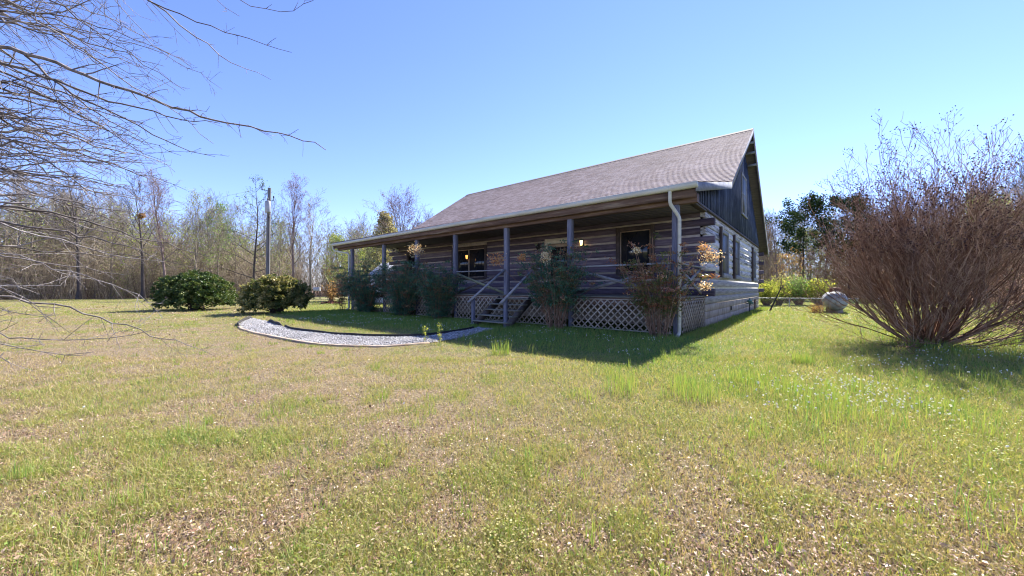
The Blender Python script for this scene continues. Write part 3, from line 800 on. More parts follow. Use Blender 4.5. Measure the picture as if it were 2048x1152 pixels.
def build_roof():
    verts = []; faces = []; uvs = []
    def slope(prof, sgn):
        s0 = 0.0
        for (va, za), (vb, zb) in zip(prof[:-1], prof[1:]):
            Ls = math.hypot(vb - va, zb - za); n = max(1, round(Ls / .145)); nrm = np.array([-(zb - za) / Ls, (vb - va) / Ls])
            if nrm[1] < 0: nrm = -nrm
            for i in range(n):
                t0, t1 = i / n, (i + 1) / n
                p0 = np.array([va + (vb - va) * t0, za + (zb - za) * t0]); p1 = np.array([va + (vb - va) * t1, za + (zb - za) * t1]) + nrm * .012
                p2 = np.array([va + (vb - va) * t1, za + (zb - za) * t1])
                # four spans along the length, so a little sag is possible
                us = np.linspace(ROOF_R, ROOF_L, 5)
                for ua, ub in zip(us[:-1], us[1:]):
                    b = len(verts)
                    verts.extend([(-ua, *p0), (-ub, *p0), (-ub, *p1), (-ua, *p1), (-ub, *p2), (-ua, *p2)])
                    faces.append((b, b + 1, b + 2, b + 3)); uvs.append([(ua, s0 + Ls * t0), (ub, s0 + Ls * t0), (ub, s0 + Ls * t1 - .002), (ua, s0 + Ls * t1 - .002)])
                    faces.append((b + 3, b + 2, b + 4, b + 5)); uvs.append([(ua, s0 + Ls * t1 - .004), (ub, s0 + Ls * t1 - .004), (ub, s0 + Ls * t1 - .002), (ua, s0 + Ls * t1 - .002)])
            s0 += Ls
    slope(PROF_F, 1); slope(PROF_B, -1)
    me = bpy.data.meshes.new('roof'); me.from_pydata(verts, [], faces)
    ul = me.uv_layers.new(name='UVMap')
    ul.data.foreach_set('uv', np.array([c for f in uvs for c in f], np.float32).ravel())
    me.materials.append(M['shingle'])
    o = bpy.data.objects.new('roof', me); COL.objects.link(o); o.parent = house
    # deck under the shingles
    P = [(v, z - .004) for v, z in PROF_F[::-1]] + [(v, z - .004) for v, z in PROF_B[1:]]
    Q = [(v, z - .11) for v, z in P]; Q[0] = (P[0][0], P[0][1] - .05); Q[-1] = (P[-1][0], P[-1][1] - .08)
    m = MB()
    for i in range(len(P) - 1):
        a, b, c, d_ = P[i], P[i + 1], Q[i + 1], Q[i]
        x0, x1 = -(ROOF_R + .058), -(ROOF_L - .058)
        m.add([(x0, *a), (x0, *b), (x0, *c), (x0, *d_), (x1, *a), (x1, *b), (x1, *c), (x1, *d_)], [[0, 1, 2, 3], [4, 7, 6, 5], [3, 2, 6, 7], [0, 4, 5, 1], [0, 3, 7, 4], [1, 5, 6, 2]])
    m.build('roof_deck', M['soffit'], o)
    # ridge cap
    m = MB(); m.add([(-ROOF_R, 10.55, 8.94), (-ROOF_R, 10.75, 9.075), (-ROOF_R, 10.95, 8.935), (-ROOF_L, 10.55, 8.94), (-ROOF_L, 10.75, 9.075), (-ROOF_L, 10.95, 8.935)], [[0, 1, 4, 3], [1, 2, 5, 4]])
    m.build('ridge_cap', M['shingle2'], o)
    # rake boards at both ends
    def rake(u0, u1, pts, h, mat):
        m = MB()
        for (a, b) in zip(pts[:-1], pts[1:]):
            ha = h
            m.hexa([(-u0, a[0], a[1] - ha), (-u1, a[0], a[1] - ha), (-u1, b[0], b[1] - ha), (-u0, b[0], b[1] - ha), (-u0, a[0], a[1]), (-u1, a[0], a[1]), (-u1, b[0], b[1]), (-u0, b[0], b[1])])
        m.build('rake_board', mat, o)
    fr = [(v, z - .006) for v, z in PROF_F[::-1]]; bk = [(v, z - .006) for v, z in PROF_B]
    bk[0] = (10.752, bk[0][1])
    for (u0, u1) in ((ROOF_R + .006, ROOF_R + .056), (ROOF_L - .056, ROOF_L - .006)):
        rake(u0, u1, fr, .23, M['barge']); rake(u0, u1, bk, .23, M['barge'])
    # soffit lookouts near the peak
    for j, dv in enumerate((.35, .85, 1.5)):
        m = MB(); zt = roof_z(10.75 + dv) - .25
        hb(m, ROOF_R + .04, US - .035, 10.75 + dv, 10.75 + dv + .10, zt - .10, zt); m.build('lookout', M['barge'], o)
M['shingle2'] = mat_noise('ridge_shingles', [(.3, (.05, .04, .04)), (.7, (.10, .085, .085))], 6, None, .9, .3)
build_roof()

# gables: board and batten
def gable(uface, s, name):
    m = MB(); g0 = .75; zb = 3.93
    vs = [(g0, zb), (18.1, zb)]
    top = [(18.1, roof_z(18.1) - .14), (10.75, 9.05 - .14), (4.75, 5.12 - .12), (g0, roof_z(g0) - .10)]
    poly = vs + top
    n = len(poly)
    u_in = uface + s * .12
    # vertical boards: each board its own thin box with a slanted top
    v = g0; r = random.Random(12)
    ztop = lambda v: float(np.interp(v, [g0, 4.75, 10.75, 18.1], [roof_z(g0) - .115, 5.12 - .115, 9.05 - .12, roof_z(18.1) - .12]))
    while v < 18.1:
        q = min(v + .235, 18.1)
        cuts = [v, q] if not (v < 10.75 < q or v < 4.75 < q) else sorted([v, q, 10.75 if v < 10.75 < q else 4.75])
        t = r.random()
        for a, b in zip(cuts[:-1], cuts[1:]):
            za, zc = ztop(a + .001), ztop(b - .001)
            if min(za, zc) < zb + .01: continue
            m.hexa([(-uface, a, zb), (-u_in, a, zb), (-u_in, b, zb), (-uface, b, zb), (-uface, a, za), (-u_in, a, za), (-u_in, b, zc), (-uface, b, zc)], t)
        bz = ztop(v) - .02
        if bz > zb + .05 and v > g0 + .05:
            m.box(-(uface - s * .026), -(uface - s * .001), v - .022, v + .022, zb, bz, r.random())
        v += .235
    o = m.build(name, M['siding'], house)
    return o
gable(US - .01, 1, 'gable_siding')
gable(UL + .01, -1, 'gable_siding')
m = MB(); hc(m, US - .075, US - .004, .62, 18.15, 3.845, 3.925, .01); m.build('gable_trim', M['trim_dark'], house)
m = MB(); hc(m, US - .06, US + .12, .12, WV - .02, 3.79, 3.843, .01); m.build('gable_beam', M['trim_dark'], house)
# gable window
f = MB(); v0, v1, z0, z1 = 10.28, 11.92, 4.98, 6.92
a = US - .075; b = US - .037
hc(f, a, b, v0, v0 + .13, z0, z1); hc(f, a, b, v1 - .13, v1, z0, z1); hc(f, a + .002, b, v0 + .132, v1 - .132, z1 - .13, z1)
fo = f.build('window', M['trim'], house)
f = MB(); hc(f, a - .03, b, v0 - .05, v1 + .05, z0 - .11, z0 - .003); f.build('sill', M['trim'], fo)
f = MB(); hb(f, a + .02, a + .03, v0 + .132, v1 - .132, z0, z1 - .132); f.build('pane', M['screen'], fo)
f = MB(); hb(f, a + .008, a + .019, v0 + .132, v1 - .132, 5.92, 5.98); f.build('meeting_rail', M['trim'], fo)

# gutter and downspouts
m = MB()
sec = [(-.305, 3.85), (-.41, 3.85), (-.435, 3.91), (-.435, 3.995), (-.425, 3.995), (-.42, 3.92), (-.40, 3.865), (-.305, 3.865)]
xs_ = np.linspace(-(ROOF_R + .0), -(ROOF_L - .0), 12)
vs = []; f = []
for x in xs_:
    dz = .07 * x / 19.35
    for (v, z) in sec: vs.append((x, v, z + dz))
k = len(sec)
for i in range(len(xs_) - 1):
    for j in range(k):
        p = i * k + j; q = i * k + (j + 1) % k
        f.append([p, q, q + k, p + k])
m.add(vs, f)
for e in (0, (len(xs_) - 1) * k):
    V0 = [vs[e + j] for j in range(k)]
    m.add([V0[0], V0[1], V0[2], V0[3], (V0[0][0], -.305, V0[0][2] + .13)], [[0, 1, 2, 3], [0, 3, 4, 4][:3] + [4]] if False else [[0, 1, 2, 3]])
    m.add([V0[0], V0[3], (V0[0][0], -.305, V0[0][2] + .13)], [[0, 1, 2]])
go = m.build('gutter', M['gutter'], house)
fix_normals(go)
def pipe(pts, w=.045):
    m = MB(); pts = np.array([(-p[0], p[1], p[2]) for p in pts], float)
    m.tube(pts, w, 10); return m
m = pipe([(.05, -.37, 3.85), (.05, -.37, 3.62), (.045, -.35, 3.52), (-.10, -.16, 3.22), (-.125, -.14, 3.14), (-.125, -.14, 2.0), (-.125, -.14, .18), (-.125, -.16, .10), (-.13, -.36, .03)], .047)
m.build('downspout', M['gutter'], house, smooth=False)
m = pipe([(19.2, -.37, 3.79), (19.2, -.37, 3.62), (19.1, -.30, 3.50), (17.85, -.14, 3.30), (17.74, -.13, 3.2), (17.74, -.13, .15), (17.76, -.3, .05)], .05)
m.build('downspout', M['gutter'], house)

# ------------------------------------------------------------------ plants: generators
def arr(l): return np.asarray(l, float)
class Twigs:
    def __init__(s): s.a = []; s.b = []; s.r0 = []; s.r1 = []; s.t = []; s.tips = []; s.dirs = []
    def seg(s, p, q, r0, r1, t=.5): s.a.append(p); s.b.append(q); s.r0.append(r0); s.r1.append(r1); s.t.append(t)
    def poly(s, pts, r0, r1, t=.5):
        n = len(pts) - 1
        for i in range(n):
            s.seg(pts[i], pts[i + 1], r0 + (r1 - r0) * i / n, r0 + (r1 - r0) * (i + 1) / n, t)
    def into(s, mb, n=3):
        mb.segs(arr(s.a), arr(s.b), arr(s.r0), arr(s.r1), n, arr(s.t))

def rot_about(v, axis, ang):
    axis = axis / (np.linalg.norm(axis) + 1e-9)
    return v * math.cos(ang) + np.cross(axis, v) * math.sin(ang) + axis * np.dot(axis, v) * (1 - math.cos(ang))
def grow(tw, rng, p, d, length, r, level, maxlevel, up=.12, nseg=4, kids=(5, 5, 4), ratio=(.5, .45, .5), ang=(.7, .7, .8), wig=.10, rmin=.006, start=.25):
    d = norm(d); pts = [p]; sl = length / nseg
    for i in range(nseg):
        d = norm(d + rng.normal(0, wig, 3) + np.array([0, 0, up]))
        pts.append(pts[-1] + d * sl)
    tw.poly(pts, r, max(r * .35, rmin * .7), rng.random())
    if level >= maxlevel:
        tw.tips.append(pts[-1]); tw.dirs.append(d)
        return
    k = kids[min(level, len(kids) - 1)]
    for j in range(k):
        f = start + (1 - start) * (j + rng.random()) / k
        x = f * nseg; i = min(int(x), nseg - 1); q = pts[i] + (pts[i + 1] - pts[i]) * (x - i)
        dd = norm(pts[i + 1] - pts[i])
        ax = norm(np.cross(dd, rng.normal(0, 1, 3)))
        nd = rot_about(dd, ax, ang[min(level, len(ang) - 1)] * rng.uniform(.6, 1.25))
        grow(tw, rng, q, nd, length * ratio[min(level, len(ratio) - 1)] * rng.uniform(.7, 1.2) * (1.15 - .4 * f), max(r * (1 - .6 * f) * .55, rmin), level + 1, maxlevel, up, max(2, nseg - 1), kids, ratio, ang, wig, rmin, start)
    tw.tips.append(pts[-1]); tw.dirs.append(d)

def gen_tree(seed, H, spread, n_main=22, first=.35, el=.75, maxlevel=2, trunk_r=.16, kids=(5, 4), up=.10, shape='oval', rmin=.008, lean=.02, fork=False):
    rng = np.random.default_rng(seed)
    tr = [np.zeros(3)]; d = np.array([rng.normal(0, lean), rng.normal(0, lean), 1.0])
    n = 12
    for i in range(n):
        d = norm(d + rng.normal(0, .035, 3) * np.array([1, 1, .2]) + np.array([0, 0, .12])); tr.append(tr[-1] + d * H / n)
    tr = arr(tr); tr[0, 2] -= .3
    rad = trunk_r * (1 - np.linspace(0, 1, n + 1) ** .9 * .93); rad[0] *= 1.35
    tw = Twigs()
    for i in range(n_main):
        f = first + (.98 - first) * ((i + rng.random()) / n_main)
        x = f * n; k = min(int(x), n - 1); p = tr[k] + (tr[k + 1] - tr[k]) * (x - k)
        g = (f - first) / (1 - first)
        if shape == 'oval': pr = .45 + .75 * math.sin(math.pi * min(1, g * .8 + .15))
        elif shape == 'cone': pr = 1.15 - g * .95
        elif shape == 'round': pr = .7 + .5 * math.sin(math.pi * min(1, g + .1))
        else: pr = .6 + .5 * g
        a = i * 2.39996 + rng.normal(0, .4)
        e = el + .45 * g + rng.normal(0, .12)
        dd = np.array([math.cos(a) * math.cos(e), math.sin(a) * math.cos(e), math.sin(e)])
        grow(tw, rng, p, dd, spread * pr * rng.uniform(.8, 1.15), max(trunk_r * (1 - .8 * f) * .42, rmin * 1.5), 0, maxlevel, up, 4, kids, rmin=rmin)
    return tr, rad, tw
def tip_leaves(mb, tips, rng, per, size, spreadr):
    tips = arr(tips); n = len(tips) * per
    C = np.repeat(tips, per, 0) + rng.normal(0, spreadr, (n, 3))
    mb.leaves(C, rng.normal(0, 1, (n, 3)), rng.normal(0, 1, (n, 3)), size * rng.uniform(.6, 1.3, n), size * .6 * rng.uniform(.6, 1.3, n), rng.random(n))

TREE_PROTO = {}
def tree_meshes(key, seed, H, spread, bark, leafmat=None, per=2, lsize=.14, lspread=.18, **kw):
    tr, rad, tw = gen_tree(seed, H, spread, **kw)
    H = float(max(arr(tw.tips)[:, 2].max(), tr[-1][2]))
    t = MB(); t.tube(tr, rad, 8, .5)
    c = MB(); tw.into(c, 3)
    rng = np.random.default_rng(seed + 99)
    l = None
    if leafmat:
        l = MB(); tip_leaves(l, tw.tips, rng, per, lsize, lspread)
    TREE_PROTO[key] = (t, c, l, bark, leafmat, H, {})
def plant_tree(key, name, label, loc, height, rz=0., group=None, cat='tree', wide=1.0):
    t, c, l, bark, leafmat, H, cache = TREE_PROTO[key]
    o = thing(name, label, cat, loc, rz, group)
    s = height / H
    o.scale = (s * wide, s * wide, s)
    if 'trunk' not in cache:
        cache['trunk'] = t.build('trunk', bark, o, smooth=True); cache['crown'] = c.build('crown', bark, o)
        if l: cache['leaves'] = l.build('leaves', leafmat, cache['crown'])
    else:
        x = cache['trunk'].copy(); COL.objects.link(x); x.parent = o
        x = cache['crown'].copy(); COL.objects.link(x); x.parent = o
        if l:
            y = cache['leaves'].copy(); COL.objects.link(y); y.parent = x
    return o

# ------------------------------------------------------------------ woodland trees that stand out one by one
tree_meshes('bare', 11, 15, 4.2, M['bark_wood'], None, n_main=24, first=.3, el=.7, maxlevel=3, kids=(5, 4, 3), trunk_r=.19, rmin=.012)
tree_meshes('bare2', 12, 15, 3.6, M['bark_wood'], None, n_main=26, first=.35, el=.85, maxlevel=3, kids=(5, 4, 3), trunk_r=.16, rmin=.012)
tree_meshes('dark', 13, 15, 4.0, M['bark_dark'], None, n_main=17, first=.38, el=.75, maxlevel=2, kids=(6, 5), trunk_r=.24, rmin=.014)
tree_meshes('mauve', 14, 15, 4.2, M['bark_mauve'], M['bud_mauve'], per=2, lsize=.10, n_main=24, first=.3, el=.9, maxlevel=3, kids=(5, 4, 2), trunk_r=.2, rmin=.012)
tree_meshes('olive', 15, 13, 3.0, M['bark_wood'], M['bud'], per=2, lsize=.15, n_main=22, first=.2, el=.8, maxlevel=2, kids=(6, 4), trunk_r=.14, rmin=.012)
tree_meshes('fresh', 16, 13, 2.8, M['bark_wood'], M['bud_fresh'], per=3, lsize=.17, n_main=20, first=.25, el=.7, maxlevel=2, kids=(6, 4), trunk_r=.13, rmin=.012)
tree_meshes('tallgreen', 17, 15, 3.9, M['bark_dark'], M['bud_fresh'], per=1, lsize=.15, n_main=24, first=.12, el=.35, maxlevel=2, kids=(6, 5), trunk_r=.17, rmin=.012, shape='cone', up=.05)
tree_meshes('round', 18, 12, 4.3, M['bark_mauve'], M['bud_mauve'], per=1, lsize=.08, n_main=30, first=.25, el=.95, maxlevel=3, kids=(6, 4, 3), trunk_r=.18, rmin=.010, shape='round')
tree_meshes('gold', 19, 10, 2.6, M['bark_wood'], M['bud_gold'], per=9, lsize=.26, lspread=.25, n_main=34, first=.08, el=.45, maxlevel=2, kids=(5, 3), trunk_r=.14, shape='cone')
tree_meshes('leafy', 20, 11, 3.4, M['bark_wood'], M['bud'], per=7, lsize=.22, lspread=.25, n_main=28, first=.12, el=.6, maxlevel=2, kids=(5, 4), trunk_r=.15)
tree_meshes('pine', 21, 14, 3.2, M['bark_dark'], M['pine'], per=14, lsize=.30, lspread=.26, n_main=22, first=.45, el=.35, maxlevel=2, kids=(5, 3), trunk_r=.17, shape='oval')
tree_meshes('orange', 22, 5, 2.0, M['bark_wood'], M['bud_orange'], per=6, lsize=.2, lspread=.2, n_main=14, first=.2, el=.6, maxlevel=1, kids=(6,), trunk_r=.06)
tree_meshes('reddish', 23, 13, 3.4, M['bark_mauve'], M['bud_orange'], per=1, lsize=.14, n_main=24, first=.2, el=.8, maxlevel=2, kids=(6, 4), trunk_r=.15, rmin=.012)

def tree_at(key, x, Y, ytop, label, group=None, wide=1.0, name='woodland_tree', rz=None):
    X = (x - 1024) / F * Y
    top = EYE + (576 - ytop) / F * Y
    return plant_tree(key, name, label, (X, Y, 0), top, random.Random(int(x * 7 + Y)).uniform(0, 6.28) if rz is None else rz, group, 'tree', wide)
GW = 'trees standing at the edge of the woods'
for a in [
    ('dark', 157, 42, 318, 'thick dark-trunked bare tree rising behind the drooping branches of the near oak', 1.0),
    ('dark', 285, 45, 338, 'tall sparse dark bare tree with a leafy nest in its fork', 1.0),
    ('mauve', 335, 44, 338, 'mauve-tinged bare tree just right of the tree with the nest', 1.0),
    ('bare2', 222, 46, 372, 'slim bare tree just left of the tree with the nest', 1.0),
    ('bare', 60, 44, 330, 'bare woodland tree near the left edge of the photo, behind the oak twigs', 1.0),
    ('olive', 392, 47, 380, 'narrow olive-budded tree above the left round bush', 1.0),
    ('fresh', 438, 50, 402, 'fresh green leafing tree between the two round bushes', 1.0),
    ('bare2', 470, 54, 395, 'bare tree standing left of the tall green-tipped tree', 1.0),
    ('tallgreen', 507, 45, 352, 'tall green-tipped tree with level branches just left of the utility pole', 1.0),
    ('olive', 560, 46, 425, 'short olive-budded tree just right of the utility pole', 1.0),
    ('mauve', 588, 46, 350, 'tall mauve-budded tree right of the utility pole', 1.0),
    ('bare', 622, 47, 385, 'bare twiggy tree right of the tall mauve-budded tree', 1.05),
    ('leafy', 676, 50, 468, 'rounded yellow-green leafy tree beyond the left end of the porch', .9),
    ('bare', 655, 56, 430, 'pale bare tree behind the rounded yellow-green tree', 1.0),
    ('bare2', 720, 52, 440, 'fine bare tree between the yellow-green tree and the golden tree', 1.1),
    ('gold', 768, 40, 425, 'golden cone-shaped leafy tree behind the left end of the roof', 1.0),
    ('round', 815, 36, 368, 'round-crowned bare tree rising behind the left slope of the roof', 1.2),
    ('leafy', 742, 46, 475, 'low olive tree seen under the left end of the porch roof', 1.0),
    ('reddish', 1556, 47, 432, 'pinkish twiggy tree just past the back corner of the house', 1.0),
    ('pine', 1601, 45, 396, 'dark pine with a rounded top behind the yellow-green bushes', 1.15),
    ('reddish', 1648, 45, 420, 'reddish-budded bare tree between the two pines', 1.1),
    ('pine', 1697, 40, 392, 'dark pine partly hidden by the left side of the big bare shrub', 1.15),
    ('bare', 1765, 40, 398, 'bare tree seen through the top of the big bare shrub', 1.0),
    ('leafy', 1975, 31, 385, 'yellow-green leafy tree behind the right side of the big bare shrub', 1.1),
    ('dark', 2075, 22, 245, 'dark bare tree at the right edge of the photo', .9),
    ('olive', 1578, 52, 440, 'olive-budded tree between the house corner and the first pine', 1.2),
    ('leafy', 1622, 50, 455, 'green leafy tree low between the two pines', 1.2),
    ('olive', 1668, 44, 440, 'olive-budded tree just left of the second pine', 1.2),
    ('reddish', 1728, 42, 415, 'pinkish tree just right of the second pine, behind the big bare shrub', 1.2),
    ('bare', 1880, 36, 400, 'bare tree straight behind the middle of the big bare shrub', 1.0),
    ]:
    tree_at(a[0], a[1], a[2], a[3], a[4], GW, a[5])
tree_at('orange', 664, 36, 527, 'small tree with dry orange leaves left of the porch', None, 1.0, 'young_tree')
tree_at('orange', 1580, 36, 500, 'small tree with dry orange leaves under the dark pines', None, 1.0, 'young_tree')

# leaf nest
mb = MB(); rng = np.random.default_rng(3); n = 260
C = norm(rng.normal(0, 1, (n, 3))) * rng.uniform(.12, .42, (n, 1)); mb.leaves(C, rng.normal(0, 1, (n, 3)), rng.normal(0, 1, (n, 3)), .22, .12, rng.random(n))
p = at_depth(283, 432, 45); o = mb.build('leaf_nest', M['bud_orange']); o.location = p; tag(o, 'brown leaf nest lodged high in the sparse dark tree', 'nest')

# ------------------------------------------------------------------ the woods as a mass, and the thicket under it
def along_edge(t):
    d = np.concatenate([[0], np.cumsum(np.hypot(*np.diff(WOOD, axis=0).T))])
    s = t * d[-1]
    p = np.stack([np.interp(s, d, WOOD[:, 0]), np.interp(s, d, WOOD[:, 1])], -1)
    e = np.stack([np.interp(s + .5, d, WOOD[:, 0]), np.interp(s + .5, d, WOOD[:, 1])], -1) - np.stack([np.interp(s - .5, d, WOOD[:, 0]), np.interp(s - .5, d, WOOD[:, 1])], -1)
    e = norm(e); return p, np.stack([-e[:, 1], e[:, 0]], -1)
def visible(x, y, m=.15):
    return (y > 3) & (np.abs(x / np.maximum(y, .1)) < 1024 / F + m)
def build_woods(side, name, n_trees, label, seed):
    rng = np.random.default_rng(seed)
    protos = []
    for k in range(7):
        tr, rad, tw = gen_tree(700 + k, 12, 3.0, n_main=20, first=[.2, .3, .4][k % 3], el=.7 + .1 * (k % 3), maxlevel=2, kids=(6, 4), trunk_r=.12, rmin=.012)
        for i in range(len(tr) - 1): tw.seg(tr[i], tr[i + 1], rad[i], rad[i + 1], .35)
        protos.append((arr(tw.a), arr(tw.b), arr(tw.r0), arr(tw.r1), arr(tw.t), arr(tw.tips)))
    mb = MB(); lv = MB(); cnt = 0
    while cnt < n_trees:
        t = rng.random(1); p, nrm = along_edge(t); w = rng.random() ** 1.1 * 42
        q = p[0] + nrm[0] * (w + 1.0)
        if (side == 'left') != (q[0] < 14): continue
        if not visible(q[0], q[1], .45): continue
        # hidden behind the house
        A, B, R0, R1, T, tips = protos[rng.integers(len(protos))]
        s = rng.uniform(.75, 1.12) * (1 if side == 'left' else .92); a = rng.uniform(0, 6.28); c_, s_ = math.cos(a), math.sin(a)
        Rm = np.array([[c_, -s_, 0], [s_, c_, 0], [0, 0, 1]]) * s
        off = np.array([q[0], q[1], 0])
        mb.segs(A @ Rm.T + off, B @ Rm.T + off, R0 * s, R1 * s, 3, np.clip(T * .5 + rng.uniform(0, .5), 0, 1))
        cnt += 1
    o = mb.build(name, M['bark_wood']); tag(o, label, 'woods', kind='stuff')
build_woods('left', 'far_woods', 350, 'bare grey-brown woods massed behind the lawn left of the house', 41)
build_woods('right', 'far_woods', 260, 'bare brown woods massed behind the yard right of the house', 42)

def build_thicket(side, n, name, label, seed, mat, hmax, leafmat=None, nleaf=0):
    rng = np.random.default_rng(seed)
    t = rng.random(n * 4); p, nrm = along_edge(t); w = rng.random(n * 4) ** 1.3 * 26 - .3
    q = p + nrm * w[:, None]
    ok = visible(q[:, 0], q[:, 1], .45) & ((q[:, 0] < 14) == (side == 'left'))
    q = q[ok][:n]; n = len(q)
    P = np.concatenate([q, np.zeros((n, 1))], 1)
    h = hmax * rng.uniform(.25, 1, n) ** 1.3
    d = norm(np.concatenate([rng.normal(0, .22, (n, 2)), np.ones((n, 1))], 1))
    mid = P + d * (h * .5)[:, None]; d2 = norm(d + rng.normal(0, .25, (n, 3))); top = mid + d2 * (h * .5)[:, None]
    r = rng.uniform(.010, .028, n); tint = rng.random(n)
    mb = MB(); mb.segs(P, mid, r, r * .7, 3, tint); mb.segs(mid, top, r * .7, r * .3, 3, tint)
    # side twigs
    for k in range(12):
        f = rng.uniform(.15, 1, n)[:, None]
        s = P + (mid - P) * np.minimum(f * 2, 1) + (top - mid) * np.maximum(f * 2 - 1, 0)
        e = s + norm(rng.normal(0, 1, (n, 3)) + np.array([0, 0, .5])) * (h * rng.uniform(.12, .35, n))[:, None]
        mb.segs(s, e, r * .5, r * .25, 3, np.clip(tint + rng.normal(0, .15, n), 0, 1))
    o = mb.build(name, mat); tag(o, label, 'thicket', kind='stuff')
    return top
build_thicket('left', 10500, 'thicket', 'tangled leafless undergrowth at the foot of the left woods', 51, M['thicket'], 8.5)
build_thicket('right', 5000, 'thicket', 'tangled leafless undergrowth at the foot of the right woods', 52, M['thicket'], 7.5)
def understory(side, n, name, label, seed, mat, zmax):
    rng = np.random.default_rng(seed)
    t = rng.random(n * 5); p, nrm = along_edge(t); w = rng.random(n * 5) * 24 + .5
    q = p + nrm * w[:, None]
    cl = fbm(q[:, 0] / 4, q[:, 1] / 4, seed)
    ok = visible(q[:, 0], q[:, 1], .45) & ((q[:, 0] < 14) == (side == 'left')) & (cl > .46)
    q = q[ok][:n]; n = len(q)
    z = .3 + zmax * rng.random(n) ** 1.3
    C = np.concatenate([q, z[:, None]], 1)
    mb = MB(); mb.leaves(C, rng.normal(0, 1, (n, 3)), rng.normal(0, 1, (n, 3)), rng.uniform(.12, .3, n), rng.uniform(.08, .2, n), rng.random(n))
    o = mb.build(name, mat); tag(o, label, 'understory', kind='stuff')
def deep_woods(side, n, label, seed):
    rng = np.random.default_rng(seed)
    t = rng.random(n * 3); p, nrm = along_edge(t); w = 26 + rng.random(n * 3) * 40; q = p + nrm * w[:, None]
    ok = ((q[:, 0] < 20) == (side == 'left')) & visible(q[:, 0], q[:, 1], .45); q = q[ok][:n]; n = len(q)
    top = 7.5 + 5.5 * fbm(q[:, 0] / 5, q[:, 1] / 5, seed)
    z = top * rng.random(n) ** .9
    C = np.concatenate([q, z[:, None]], 1); L = rng.uniform(.5, 1.6, n)
    D = norm(np.concatenate([rng.normal(0, .5, (n, 2)), np.ones((n, 1))], 1))
    mb = MB(); mb.leaves(C, D, rng.normal(0, 1, (n, 3)), L, rng.uniform(.10, .32, n), np.clip(rng.normal(.5, .25, n), 0, 1))
    o = mb.build('deep_woods', M['thicket']); tag(o, label, 'woods', kind='stuff')
deep_woods('left', 50000, 'dense deep woods closing the view behind the left tree line', 45)
deep_woods('right', 42000, 'dense deep woods closing the view behind the right tree line', 46)
understory('left', 66000, 'understory_leaves', 'thin olive spring leaves scattered through the left woods', 61, M['bud'], 12)
understory('left', 9000, 'understory_leaves', 'dry tan leaves hanging low in the left woods', 62, M['bud_mauve'], 5)
understory('right', 16000, 'understory_leaves', 'thin olive spring leaves scattered through the right woods', 64, M['bud'], 9)
understory('right', 9000, 'understory_leaves', 'dry tan and orange leaves hanging low in the right woods', 63, M['bud_orange'], 5)

